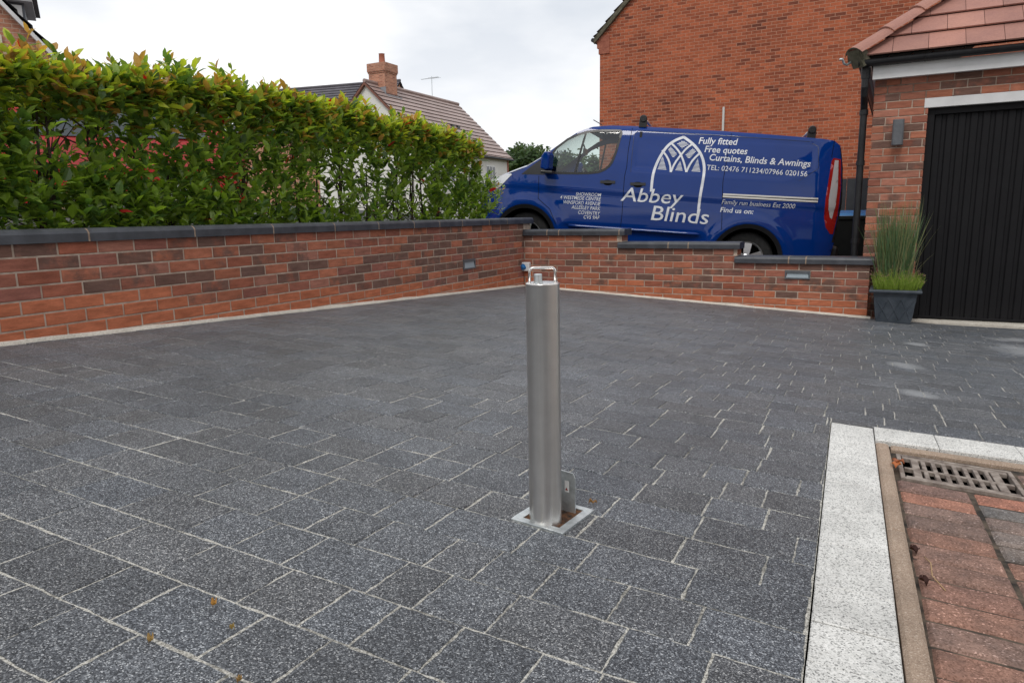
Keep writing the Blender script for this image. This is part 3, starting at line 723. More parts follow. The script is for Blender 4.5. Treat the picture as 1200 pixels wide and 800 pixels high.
# ------------------------------------------------------------------ garage
OG = CN + nR*.25
gar = empty('garage', OG + dR*4.5 + Vector((0, 0, -1.13)), 'red brick garage with pink tiled hip roof and black ribbed door', 'garage')
GS0, GS1 = 3.862, 8.2; DS0, DS1 = 4.345, 7.3; ZD = .968; GZ = 1.275
rngG = random.Random(77); OGz = OG + Vector((0, 0, GZ)); KD = (GZ-1.066)/.075
GC = [(0.38, 0.15, 0.095), (0.35, 0.13, 0.08), (0.42, 0.16, 0.095), (0.32, 0.12, 0.08), (0.40, 0.17, 0.115)]
mb = MB()
kd = 3
brickwork(mb, OGz, dR, nR, GS0, GS1, 0, 33, GS0-.11, 0, skip=lambda s, k: k >= kd and DS0-.03 < s < DS1+.03 and False, rng=rngG, cols=GC, gz=None) if False else None
brickwork(mb, OGz, dR, nR, GS0, GS1, 0, kd, GS0+.005, 0, rng=rngG, cols=GC, burn=.55)
brickwork(mb, OGz, dR, nR, GS0, DS0, kd, 33, GS0+.005, 0, rng=rngG, cols=GC, burn=.55)
brickwork(mb, OGz, dR, nR, DS1, GS1, kd, 33, GS0+.005, 0, rng=rngG, cols=GC, burn=.55)
# left flank
OF = CN + dR*(GS0+.001) + Vector((0, 0, GZ))
brickwork(mb, OF, nR, dR, .25, 6.2, 0, 33, .25, 1, rng=rngG, cols=GC, burn=.55)
obox(mb, OGz, dR, nR, GS0+.006, DS0-.005, .006, .1, -1.3, GZ, 1); obox(mb, OGz, dR, nR, GS0+.006, GS1, .006, .1, ZD+.10, GZ, 1)
obox(mb, OGz, dR, nR, DS1+.005, GS1, .006, .1, -1.3, GZ, 1); obox(mb, CN, dR, nR, GS0+.008, GS0+.1, .3, 6.2, -1.3, GZ, 1)
obox(mb, CN, dR, nR, GS0+.1, GS1, 6.0, 6.2, -1.3, GZ, 1); obox(mb, CN, dR, nR, GS1-.1, GS1, .36, 6.0, -1.3, GZ, 1)
wpart(mb, 'wall', [M['brick'], M['mortar']], gar)
mb = MB(); obox(mb, OG, dR, nR, DS0-.035, DS1+.03, -.006, .09, ZD, 1.058); wpart(mb, 'lintel', M['white_upvc'], gar, bevel=.003)
# door: frame + ribbed panel
dr = MB()
xx = DS0+.06; pts = []
while xx < DS1-.05:
    for (du, t) in ((0, .095), (.012, .083), (.062, .083), (.074, .095), (.100, .095)): pts.append((xx+du, t))
    xx += .100
pts = [p for i, p in enumerate(pts) if i == 0 or p[0] > pts[i-1][0]+1e-4]
for (a, t), (b, t2) in zip(pts, pts[1:]):
    q = [OG + dR*a + nR*t + Vector((0, 0, -1.085)), OG + dR*b + nR*t2 + Vector((0, 0, -1.085)), OG + dR*b + nR*t2 + Vector((0, 0, ZD-.06)), OG + dR*a + nR*t + Vector((0, 0, ZD-.06))]
    dr.face(q)
door = wpart(dr, 'door', M['garage_door'], gar)
mb = MB(); obox(mb, OG, dR, nR, DS0, DS0+.062, .05, .11, -1.115, ZD-.001); obox(mb, OG, dR, nR, DS0+.062, DS1, .05, .11, ZD-.062, ZD-.001); obox(mb, OG, dR, nR, DS0+.062, DS1, .078, .10, -1.11, -1.085)
wpart(mb, 'door_frame', M['garage_door'], gar, bevel=.003)
mb = MB(); obox(mb, OG, dR, nR, DS0-.02, DS1, -.09, .12, -1.2, -1.118); wpart(mb, 'threshold', M['fillet'], gar, bevel=.006)
# fascia + soffit
ZF0, ZF1 = 1.262, 1.385; oh = .12
mb = MB(); obox(mb, OG, dR, nR, GS0-.02, GS1+.1, -oh, -oh+.02, ZF0, ZF1); obox(mb, OG, dR, nR, GS0-.02, GS1, -oh+.02, -.002, ZF0+.008, ZF0+.02)
obox(mb, CN, dR, nR, GS0-.02, GS0-.002, .155, 6.3, ZF0, ZF1)
wpart(mb, 'fascia', M['white_upvc'], gar)
# gutter: half round, closed underneath
def half_gutter(mb, p0, p1, r=.052, n=10):
    t = (p1-p0).normalized(); o = t.cross(Vector((0, 0, 1)))
    ring = [(math.cos(PI+PI*k/n)*r, math.sin(PI+PI*k/n)*r) for k in range(n+1)] + [(r-.006, 0), (r-.006, .006), (r+.004, .006)]
    ring = [(-r-.004, .006)] + ring[:n+1] + [(r+.004, .006)]
    A = [p0 + o*a + Vector((0, 0, b)) for a, b in ring]; B = [p1 + o*a + Vector((0, 0, b)) for a, b in ring]
    for i in range(len(ring)-1): mb.face([A[i], A[i+1], B[i+1], B[i]])
    mb.face(A); mb.face(B[::-1]); mb.face([A[0], A[-1], B[-1], B[0]])
mb = MB(); gz_ = 1.432
half_gutter(mb, OG + dR*(GS0-.15) - nR*(oh+.056) + Vector((0, 0, gz_)), OG + dR*(GS1+.2) - nR*(oh+.056) + Vector((0, 0, gz_)))
for k in range(5):
    s = GS0+.42+.9*k; c = OG + dR*s - nR*(oh+.056) + Vector((0, 0, gz_))
    mb.tube([c + Vector((0, 0, -.0)) - nR*.0 + (nR*math.cos(a)+Vector((0, 0, math.sin(a))))*.056 for a in steps(-PI, 0, 8)], .006, 6)
wpart(mb, 'gutter', M['black_plastic'], gar); mb = MB()
half_gutter(mb, OG + dR*(GS0-.095) + nR*5.8 + Vector((0, 0, gz_-.01)), OG + dR*(GS0-.095) - nR*(oh-.0) + Vector((0, 0, gz_-.01)), .048)
wpart(mb, 'gutter', M['black_plastic'], gar)
mb = MB(); c = OG + dR*(GS0-.085) - nR*(.10)
mb.tube([c + Vector((0, 0, gz_-.02)), c + Vector((0, 0, 1.33))], .045, 16)
mb.tube([c + Vector((0, 0, 1.34)), c + Vector((0, 0, 1.20)), c + nR*.03 + Vector((0, 0, 1.13)), c + nR*.12 + Vector((0, 0, 1.06)), c + nR*.16 + Vector((0, 0, 1.0)), c + nR*.16 + Vector((0, 0, -1.1))], .034, 16)
for z in (1.33, 1.0, .5, -.3): mb.tube([c + nR*(.16 if z < 1.1 else 0) + Vector((0, 0, z)), c + nR*(.16 if z < 1.1 else 0) + Vector((0, 0, z-.05))], .041, 16)
wpart(mb, 'downpipe', M['black_plastic'], gar)
# roof: front slope tiles clipped at the hip
pit = math.radians(40); ze = 1.462; E0 = .055   # eave line offset from CN plane
HS = 3.70                                  # hip foot along dR
rngT = random.Random(4)
def roof_pt(s, r, lift=0.0):   # r along slope, front plane
    return CN + dR*s + nR*(E0 + r*math.cos(pit)) + Vector((0, 0, ze + r*math.sin(pit))) + (Vector((0, 0, math.cos(pit))) - nR*math.sin(pit))*lift
def roof_ptL(s, r, lift=0.0):  # left plane: s runs away from the drive
    return CN + nR*s + dR*(HS + r*math.cos(pit)) + Vector((0, 0, ze + r*math.sin(pit))) + (Vector((0, 0, math.cos(pit))) - dR*math.sin(pit))*lift
def tile_field(mb, pt, s0, s1, rows, hipa, sgn=1, ga=.312, tw=.30, fl=False):
    for j in range(rows):
        x = s0 - .3 + (.15 if j % 2 else 0)
        while x < s1:
            a, b = x+.002, x+tw-.002; x += tw
            r0, r1 = j*ga, j*ga+ga+.01
            poly = [(a, r0), (b, r0), (b, r1), (a, r1)]
            # hip: s >= hipa + r*cos
            q = clip(poly, -1, math.cos(pit), -hipa-.02)
            if len(q) < 3: continue
            k = .9+.2*rngT.random(); col = (k*(1+.04*rngT.random()), k, k*(1-.04*rngT.random()), 1)
            lf = lambda r: .034 - .026*((r-r0)/ga)
            top = [pt(s, r, lf(r)) for s, r in q]; bot = [pt(s, r, lf(r)-.014) for s, r in q]
            mb.face(top if not fl else top[::-1], 0, col)
            for i in range(len(q)):
                i2 = (i+1) % len(q); f = [bot[i], bot[i2], top[i2], top[i]]; mb.face(f if not fl else f[::-1], 0, col)
mb = MB(); tile_field(mb, roof_pt, HS, GS1+.2, 11, HS)
tile_field(mb, roof_ptL, E0, 6.4, 11, E0, fl=True)
# under-roof slabs (dark felt) so gaps show dark
mb.face([roof_pt(HS, 0), roof_pt(GS1+.2, 0), roof_pt(GS1+.2, 3.4), roof_pt(HS+3.4*math.cos(pit), 3.4)], 1)
mb.face([roof_ptL(E0, 0), roof_ptL(6.4, 0), roof_ptL(6.4, 3.4), roof_ptL(E0+3.4*math.cos(pit), 3.4)][::-1], 1)
wpart(mb, 'roof', [M['tile_pink'], M['dark']], gar)
# hip tiles
mb = MB(); h0 = CN + dR*(HS-.02) + nR*(E0-.02) + Vector((0, 0, ze)); hv = (dR + nR + Vector((0, 0, math.tan(pit)))).normalized()
side = (dR - nR).normalized(); upv = side.cross(hv).normalized()
if upv.z < 0: upv = -upv
L = .42
for k in range(8):
    a, b = k*L, k*L+L-.004; rr = .125
    A = []; B = []
    for i in range(9):
        th_ = math.radians(-62+124*i/8); o = side*math.sin(th_)*rr + upv*(math.cos(th_)*rr-.03)
        A.append(h0 + hv*a + o*1.03 + upv*.014); B.append(h0 + hv*b + o*.97)
    kk = .95+.12*rngT.random(); cl = (kk, kk*.98, kk*.96, 1)
    for i in range(8):
        mb.face([A[i], A[i+1], B[i+1], B[i]], 0, cl)
        mb.face([A[i] - upv*.016, A[i+1] - upv*.016, A[i+1], A[i]], 1 if k == 0 else 0, cl)
mb.face([h0 + side*.11 - upv*.03, h0 - side*.11 - upv*.03, h0 - side*.07 + upv*.08, h0 + side*.07 + upv*.08], 1)
mb.box(h0 - side*.07 - upv*.10 - hv*.004, side*.14, hv*.1, upv*.16, 1)
wpart(mb, 'hip', [M['tile_pink'], M['tile_moss']], gar, smooth=True)
mb = MB(); hh = h0 - hv*.02 - side*.05 - upv*.02; mb.tube([hh, hh - hv*.05, hh - hv*.075 + upv*.03, hh - hv*.07 + upv*.07, hh - hv*.10+upv*.085], .012, 8); wpart(mb, 'hip_iron', M['steel_dull'], gar, smooth=True)
# wall lamp on the pier
e = empty('wall_lamp', OG + dR*4.10 - nR*.07 + Vector((0, 0, .74)), 'grey up and down lamp on the brick pier left of the garage door', 'lamp')
mb = MB(); c = OG + dR*4.10 - nR*.085
pr = [(-.05, -.042), (.05, -.042), (.05, .03), (.038, .046), (-.038, .046), (-.05, .03)]
A = [c + dR*a - nR*b + Vector((0, 0, .622)) for a, b in pr]; B = [p + Vector((0, 0, .245)) for p in A]
for i in range(6): mb.face([A[i], A[(i+1) % 6], B[(i+1) % 6], B[i]])
mb.face(A[::-1]); mb.face(B); wpart(mb, 'body', M['grey_metal'], e, bevel=.004)
mb = MB(); mb.box(c - dR*.03 + nR*.042 + Vector((0, 0, .68)), dR*.06, nR*.043, (0, 0, .12)); wpart(mb, 'bracket', M['grey_metal'], e)

# ------------------------------------------------------------------ stainless bollard
bx, by = .0775, 1.672; bz = G(bx, by)
BZ = .602; BR = .0405
bol = empty('security_bollard', (bx, by, bz), 'brushed stainless steel security post with a loop handle, standing in the middle of the drive', 'bollard')
bol.rotation_euler = (0, math.radians(-.25), 0)
mb = MB(); mb.lathe((0, 0, 0), [(BR, -.02), (BR, BZ-.004), (BR+.0012, BZ-.003), (BR+.0012, BZ-.001), (BR-.001, BZ)], 64); o = mb.build('post', M['steel'], bol, smooth=True)
mb = MB(); mb.lathe((0, 0, 0), [(BR-.001, BZ), (BR-.004, BZ+.0012), (0.0005, BZ+.0014)], 48); mb.build('cap', M['steel_bright'], bol, smooth=False)
mb = MB(); hx = .0305; pts = [(-hx, .006, BZ-.004), (-hx, .006, BZ+.026)]
for k in range(1, 6): a = PI - PI/2*k/5; pts.append((-hx+.009+.009*math.cos(a), .006, BZ+.026+.009*math.sin(a)))
for k in range(1, 6): a = PI/2 - PI/2*k/5; pts.append((hx-.009+.009*math.cos(a), .006, BZ+.026+.009*math.sin(a)))
pts.append((hx, .006, BZ-.004)); mb.tube([Vector(p) for p in pts], .0033, 12); mb.build('handle', M['steel_bright'], bol, smooth=True)
mb = MB(); mb.lathe((-.011, -.014, 0), [(.0098, BZ), (.0098, BZ+.021), (.0085, BZ+.0225), (.0005, BZ+.0225)], 24)
mb.lathe((-.011, -.014, 0), [(.012, BZ+.0005), (.012, BZ+.003), (.009, BZ+.003)], 24); mb.build('lock', M['steel_dull'], bol, smooth=False)
# socket frame in the paving
F1 = Vector((-.01, 1.668, 0)); F2 = Vector((.116, 1.591, 0)); F3 = Vector((.198, 1.775, 0))
fu = (F2-F1).normalized(); fv = Vector((-fu.y, fu.x, 0)); LU = .146; LV = .182
def fr(u, v, dz=0): p = F1 + fu*u + fv*v; return Vector((p.x-bx, p.y-by, G(p.x, p.y)-bz+dz))
def fslab(mb, u0, u1, v0, v1, zt, zb, mi=0):
    q = [(u0, v0), (u1, v0), (u1, v1), (u0, v1)]; A = [fr(u, v, zb) for u, v in q]; B = [fr(u, v, zt) for u, v in q]
    mb.face(B, mi); mb.face(A[::-1], mi)
    for i in range(4): mb.face([A[i], A[(i+1) % 4], B[(i+1) % 4], B[i]], mi)
mb = MB(); W_ = .022
fslab(mb, 0, LU, 0, W_, .005, -.004); fslab(mb, 0, LU, LV-W_, LV, .005, -.004); fslab(mb, 0, W_, W_, LV-W_, .005, -.004); fslab(mb, LU-W_, LU, W_, LV-W_, .005, -.004)
mb.build('ground_frame', M['steel_dull'], bol, bevel=.001)
mb = MB(); fslab(mb, W_, LU-W_, W_, LV-W_, .0015, -.003); mb.build('socket_debris', M['rust'], bol)
# hinged lid standing up at the rear right
mb = MB(); lu0, lu1, lv = .026, .113, LV-.048
P4 = [(lu0, .0), (lu1, .0), (lu1, .095), (lu1-.006, .108), (lu0, .112)]
A = [fr(u, lv, z+.001) for u, z in P4]; B = [fr(u, lv+.0045, z+.001) for u, z in P4]
mb.face(A); mb.face(B[::-1])
for i in range(5): mb.face([A[i], B[i], B[(i+1) % 5], A[(i+1) % 5]][::-1])
lid = mb.build('lid', M['steel_dull'], bol)
mb = MB(); q = [fr(.084, lv-.0012, .055), fr(.097, lv-.0012, .055), fr(.097, lv-.0012, .087), fr(.084, lv-.0012, .087)]; mb.face(q)
q = [fr(.0855, lv-.0018, .060), fr(.0935, lv-.0018, .060), fr(.0895, lv-.0018, .068)]; mb.face(q, 1)
st = mb.build('sticker', [M['sticker'], M['lamp_red']], lid)

# ------------------------------------------------------------------ planter
px_, py_ = 3.80, 6.93; pz_ = G(px_, py_)
pl = empty('planter', (px_, py_, pz_), 'square slate blue plastic plant pot with lattice pattern, beside the garage door', 'planter')
pu, pvv = dR, nR
mb = MB()
H = .335; rb, rt_ = .150, .205
def sq(r, z, ox=0): return [pu*a*r + pvv*b*r + Vector((0, 0, z)) for a, b in ((-1, -1), (1, -1), (1, 1), (-1, 1))]
prof = [(rb-.004, 0), (rb, .012), (rt_-.022, H-.07), (rt_-.018, H-.055), (rt_-.018, H-.035), (rt_+.016, H-.032), (rt_+.022, H-.018), (rt_+.018, H-.004), (rt_+.004, H), (rt_-.012, H-.004), (rt_-.02, H-.03)]
for (r0, z0), (r1, z1) in zip(prof, prof[1:]):
    A, B = sq(r0, z0), sq(r1, z1)
    for i in range(4): mb.face([A[i], A[(i+1) % 4], B[(i+1) % 4], B[i]])
mb.face(sq(rb-.004, 0)[::-1])
# raised lattice on each side
def side_pt(i, u, h, o):   # u -1..1
    r = rb + (rt_-.022-rb)*(h-.012)/(H-.082) + o
    a, b = [(pu, -pvv), (pvv, pu), (-pu, pvv), (-pvv, -pu)][i]
    return a*u*(r-.012) + b*r + Vector((0, 0, h))
for i in range(4):
    for k in range(3):
        for sg in (1, -1):
            u0 = -1+k*.667; pts = [side_pt(i, max(-1, min(1, (u0+.667*t)*sg)), .04+.20*t, .0) for t in (0, .25, .5, .75, 1)]; mb.tube(pts, .006, 6)
            pts = [side_pt(i, max(-1, min(1, (u0+.667*t)*sg)), .24-.20*t, .0) for t in (0, .25, .5, .75, 1)]; mb.tube(pts, .006, 6)
mb.build('pot', M['pot'], pl)
mb = MB(); mb.face(sq(rt_-.02, H-.04)); mb.build('soil', M['rust'], pl)
# tall grass
def blade(mb, p, d, L, w, col, bend, n=5):
    p = Vector(p); d = Vector(d).normalized(); sd_ = d.cross(Vector((random.gauss(0, 1), random.gauss(0, 1), .1))).normalized(); pts = []
    for k in range(n+1):
        t = k/n; ww = w*(1-t)**.6*(.6+.8*t if t < .5 else 1)
        pts.append((p + d*L*t + Vector((bend[0]*t*t, bend[1]*t*t, -abs(bend[2])*t*t)), ww))
    for (a, wa), (b, wb) in zip(pts, pts[1:]): mb.face([a-sd_*wa, a+sd_*wa, b+sd_*wb, b-sd_*wb], 0, col)
gx_, gy_ = px_+.03, py_+.05
tg = empty('tall_grass', (gx_, gy_, pz_+H-.04), 'tall upright ornamental grass growing at the back of the plant pot', 'grass plant')
mb = MB(); random.seed(12)
for i in range(620):
    a = random.random()*2*PI; r = .13*math.sqrt(random.random()); x0 = pu*(r*math.cos(a)*1.0-.02) + pvv*(r*math.sin(a)*.7)
    ln = Vector((random.gauss(0, .09), random.gauss(0, .09), 1)) + x0*.2 + pu*.0
    L = random.uniform(.50, .95); 
    if x0.dot(pu) > .05: L *= 1.06
    g = .7+.6*random.random(); c = random.choice([(0.11*g, 0.185*g, 0.08*g), (0.14*g, 0.22*g, 0.12*g), (0.09*g, 0.155*g, 0.07*g), (0.24*g, 0.25*g, 0.12*g)])
    b_ = pu*random.gauss(-.02, .07) + pvv*random.gauss(0, .05)
    blade(mb, x0, ln, L, random.uniform(.003, .0055), (*c, 1), (b_.x, b_.y, random.uniform(0, .05)))
for i in range(26):   # arching outliers
    x0 = pu*random.uniform(-.1, .14); dd = Vector((0, 0, 1)) + pu*random.choice([-1, 1])*random.uniform(.15, .42)
    blade(mb, x0, dd, random.uniform(.35, .6), .003, (0.20, 0.20, 0.11, 1), (*(pu*random.uniform(-.1, .15)).xy, random.uniform(.04, .16)))
mb.build('leaves', M['grassblade'], tg)
ls = empty('low_shrub', (px_, py_-.02, pz_+H-.04), 'low bright green shrub with pinkish tips at the front of the plant pot', 'shrub')
mb = MB()
for i in range(620):
    a = random.random()*2*PI; r = math.sqrt(random.random()); x0 = pu*(.195*r*math.cos(a)) + pvv*(.15*r*math.sin(a)-.02)
    L = random.uniform(.13, .28)*(1.05-.35*r); d_ = Vector((0, 0, 1)) + x0*1.6 + Vector((random.gauss(0, .12), random.gauss(0, .12), 0))
    g = .75+.5*random.random(); c = (0.24*g, 0.33*g, 0.055*g)
    blade(mb, x0, d_, L, .0035, (*c, 1), (0, 0, 0), 2)
    p = x0 + d_.normalized()*L
    for q in range(5):
        pp = x0 + d_.normalized()*L*random.uniform(.3, 1); blade(mb, pp, Vector((random.gauss(0, 1), random.gauss(0, 1), .9)), .022, .003, (*c, 1), (0, 0, 0), 1)
    if random.random() < .4:
        blade(mb, p, d_, .02, .004, (0.42, 0.26, 0.20, 1), (0, 0, 0), 1)
mb.build('leaves', M['grassblade'], ls)
#PART2
# ------------------------------------------------------------------ blue van
VO = Vector((-0.78340313, 10.20280404, -0.54219284)); vd = Vector((0.9543416, -0.28324401, -0.09489441)); vn = Vector((0.28452799, 0.95866773, 0)); vu = Vector((0.09097221, -0.02700012, 0.99548734))
VMx = Matrix.Identity(4)
for i in range(3): VMx[i][0] = vd[i]; VMx[i][1] = vn[i]; VMx[i][2] = vu[i]; VMx[i][3] = VO[i]
van = empty('panel_van', VO, 'dark blue panel van with white lettering and arched window logo, behind the stepped wall', 'van', mat=VMx)
VW = 1.97; HF = (1.0, .355); HRr = (3.955, .325)
ZT = [(.2, .05), (.54, .034), (.562, .006), (.62, .0), (.85, .0), (.99, .014), (1.045, .002), (1.12, .012), (1.28, .034), (1.45, .062), (1.6, .09), (1.75, .125), (1.84, .155), (1.89, .19), (1.93, .24), (1.97, .30)]
def lerp(tb, x):
    if x <= tb[0][0]: return tb[0][1]
    for (a, p), (b, q) in zip(tb, tb[1:]):
        if x <= b: return p+(q-p)*(x-a)/(b-a)
    return tb[-1][1]
def sstep(a, b, x):
    t = min(1, max(0, (x-a)/(b-a))); return t*t*(3-2*t)
def rrect(x, z):   # pressed side panel, 0..1
    return min(sstep(2.36, 2.41, x)*sstep(4.64, 4.58, x), sstep(1.33+max(0, (x-4.25))*.35, 1.37+max(0, (x-4.25))*.35, z)*sstep(1.835, 1.80, z))
def side_y(x, z):
    t = lerp(ZT, z)
    if z < .62:   # sill moulding only between the wheels
        f = sstep(1.45, 1.62, x)*sstep(3.45, 3.30, x); t = t*f + (1-f)*min(.05, max(0, (.62-z))*.07)
    t += .42*max(0, (1-x/.9))**2.6 + .07*max(0, (x-4.6)/.4)**3
    for hx, hz in (HF, HRr):
        r = math.hypot(x-hx, z-hz)
        if z > hz-.1: t -= .030*math.exp(-((r-.47)/.085)**2) * (1 if z < 1.0 else max(0, 1-(z-1.0)/.1))
    t += .010*rrect(x, z)
    return t
def sp(x, z, off=0.0):
    e = .01; dx_ = (side_y(x+e, z)-side_y(x-e, z))/(2*e); dz_ = (side_y(x, z+e)-side_y(x, z-e))/(2*e)
    n = Vector((dx_, -1, dz_)).normalized(); return Vector((x, side_y(x, z), z)) + n*off
def inpoly(x, z, poly):
    c = False; n = len(poly)
    for i in range(n):
        (x1, z1), (x2, z2) = poly[i], poly[(i+1) % n]
        if (z1 > z) != (z2 > z) and x < (x2-x1)*(z-z1)/(z2-z1)+x1: c = not c
    return c
def dens(poly, step, closed=True):
    out = []; n = len(poly)
    for i in range(n if closed else n-1):
        a, b = poly[i], poly[(i+1) % n]; L = math.hypot(b[0]-a[0], b[1]-a[1]); k = max(1, int(L/step))
        for j in range(k): out.append((a[0]+(b[0]-a[0])*j/k, a[1]+(b[1]-a[1])*j/k))
    if not closed: out.append(poly[-1])
    return out
def smooth_poly(pts, it=2):
    for _ in range(it):
        o = []
        for i in range(len(pts)):
            a, b = pts[i], pts[(i+1) % len(pts)]
            o += [(a[0]*.75+b[0]*.25, a[1]*.75+b[1]*.25), (a[0]*.25+b[0]*.75, a[1]*.25+b[1]*.75)]
        pts = o
    return pts
def patch(outer, holes=(), step=.03, off=0.0, fun=None, mir=False, extra=()):
    """triangulated panel following the van's side; returns MB"""
    fun = fun or sp
    outer = dens(outer, step); holes = [dens(h, step) for h in holes]; V = []; E_ = []
    for lp in [outer]+holes:
        b = len(V); V += lp; E_ += [(b+i, b+(i+1) % len(lp)) for i in range(len(lp))]
    bx0, bx1 = min(p[0] for p in outer), max(p[0] for p in outer); bz0, bz1 = min(p[1] for p in outer), max(p[1] for p in outer)
    edge = V[:]
    grid = {}
    for p in edge: grid.setdefault((int(p[0]/step), int(p[1]/step)), []).append(p)
    x = bx0+step/2
    while x < bx1:
        z = bz0+step/2
        while z < bz1:
            if inpoly(x, z, outer) and not any(inpoly(x, z, h) for h in holes):
                gi, gj = int(x/step), int(z/step)
                if all(math.hypot(q[0]-x, q[1]-z) > step*.45 for a in (-1, 0, 1) for b in (-1, 0, 1) for q in grid.get((gi+a, gj+b), [])): V.append((x, z))
            z += step
        x += step
    vs, es, fs, *_ = delaunay_2d_cdt([Vector(p) for p in V], E_, [], 0, 1e-6)
    mb = MB(); mb.v = []
    for p in vs:
        q = fun(p[0], p[1], off)
        mb.v.append((q[0], VW-q[1], q[2]) if mir else tuple(q))
    for f in fs:
        cx_ = sum(vs[i][0] for i in f)/3; cz_ = sum(vs[i][1] for i in f)/3
        if not inpoly(cx_, cz_, outer) or any(inpoly(cx_, cz_, h) for h in holes): continue
        a = [vs[i] for i in f]; ar = area([(p[0], p[1]) for p in a])
        f = list(f) if ar > 0 else list(f)[::-1]
        if mir: f = f[::-1]
        mb.f.append(tuple(f)); mb.m.append(0); mb.c.append((1, 1, 1, 1)); mb.uv.append(None)
    return mb
def ribbon(mb, pts, w, off=.002, closed=False, mir=False, th=0.0, mi=0):
    pts = dens(pts, .03, closed); n = len(pts); L = []; R_ = []
    for i, p in enumerate(pts):
        a = pts[(i-1) % n] if (closed or i > 0) else pts[i]; b = pts[(i+1) % n] if (closed or i < n-1) else pts[i]
        tx, tz = b[0]-a[0], b[1]-a[1]; l = math.hypot(tx, tz) or 1; nx, nz = -tz/l*w/2, tx/l*w/2
        L.append(sp(p[0]+nx, p[1]+nz, off)); R_.append(sp(p[0]-nx, p[1]-nz, off))
    if mir: L = [Vector((q.x, VW-q.y, q.z)) for q in L]; R_ = [Vector((q.x, VW-q.y, q.z)) for q in R_]
    for i in range(n if closed else n-1):
        j = (i+1) % n; q = [R_[i], R_[j], L[j], L[i]]; mb.face(q if not mir else q[::-1], mi)
ZE = [(.28, .99), (.45, 1.08), (.7, 1.19), (.95, 1.30), (1.13, 1.425), (1.3, 1.57), (1.46, 1.70), (1.60, 1.80), (1.78, 1.875), (2.0, 1.905), (2.3, 1.912), (3.5, 1.90), (4.3, 1.875), (4.66, 1.862), (4.8, 1.845), (4.875, 1.79)]
def arch_pts(h, r, a0=-25, a1=205, n=22):
    return [(h[0]+r*math.cos(math.radians(a0+(a1-a0)*k/n)), h[1]+r*math.sin(math.radians(a0+(a1-a0)*k/n))) for k in range(n+1)]
zs = .30
aR = [p for p in arch_pts(HRr, .40) if p[1] > zs]; aF = [p for p in arch_pts(HF, .40) if p[1] > zs]
outline = [(.30, zs)] + aF[::-1] + aR[::-1] + [(4.93, zs), (4.965, .6), (4.98, .83), (4.985, 1.12), (4.935, 1.52), (4.875, 1.79)] + ZE[::-1][1:]
outline = [(.30, zs), ] + aF[::-1] + aR[::-1] + [(4.93, zs), (4.965, .6), (4.98, .83), (4.985, 1.12), (4.935, 1.52), (4.875, 1.79)] + ZE[::-1][1:]
win = [(1.262, 1.26), (1.262, 1.36), (1.275, 1.48), (1.33, 1.57), (1.467, 1.69), (1.59, 1.755), (1.71, 1.80), (1.81, 1.818), (1.91, 1.829), (2.15, 1.838), (2.172, 1.83), (2.176, 1.81), (2.164, 1.715), (2.139, 1.56), (2.105, 1.43), (2.07, 1.37), (2.01, 1.318), (1.94, 1.284), (1.80, 1.262), (1.64, 1.250), (1.347, 1.236), (1.28, 1.236)]
# make sure arch goes the right way (front wheel arch first, left to right)
aF_lr = sorted(aF, key=lambda p: p[0]); aR_lr = sorted(aR, key=lambda p: p[0])
outline = [(.30, zs)] + aF_lr + aR_lr + [(4.93, zs), (4.965, .6), (4.98, .83), (4.985, 1.12), (4.935, 1.52), (4.875, 1.79)] + ZE[::-1][1:]
for mir in (False, True):
    mb = patch(outline, [win], .026 if not mir else .06, 0.0, mir=mir); mb.build('side_panel', M['blue'], van, smooth=True)
# top skin: bonnet, windscreen surround, roof
yc = VW/2
def top_pt(xe, ze_, t):
    hy = yc - side_y(xe, ze_)
    w_ = 1-abs(t)**2.4
    dx = lerp([(.28, .22), (.95, .16), (1.3, .13), (1.9, .06), (2.6, 0)], xe); dz = lerp([(.28, .03), (.9, .05), (1.3, .03), (1.8, .045), (2.3, .055), (4.6, .05), (4.9, .04)], xe)
    return Vector((xe-dx*(1-t*t), yc+hy*t, ze_+dz*w_))
xs_ = [.28, .36, .45, .57, .7, .82, .95, 1.04, 1.13, 1.22, 1.3, 1.38, 1.46, 1.53, 1.6, 1.68, 1.78, 1.9, 2.0, 2.15, 2.3, 2.6, 3.0, 3.5, 3.9, 4.3, 4.5, 4.66, 4.8, 4.875]
ts = [-1, -.97, -.92, -.84, -.7, -.5, -.25, 0, .25, .5, .7, .84, .92, .97, 1]
mbt = MB(); mbg = MB(); mbk = MB()
for i in range(len(xs_)-1):
    for j in range(len(ts)-1):
        q = [top_pt(xs_[a], lerp(ZE, xs_[a]), ts[b]) for a, b in ((i, j), (i+1, j), (i+1, j+1), (i, j+1))]
        tm = abs((ts[j]+ts[j+1])/2)
        if 1.04 <= xs_[i] and xs_[i+1] <= 1.69 and tm < .93: mbg.face(q)
        elif .95 <= xs_[i] < 1.04 and tm < .97: mbk.face(q)
        else: mbt.face(q)
mbt.build('roof', M['blue'], van, smooth=True, weld=True); mbg.build('windscreen', M['glass'], van, smooth=True, weld=True); mbk.build('scuttle', M['trim'], van, smooth=True, weld=True)
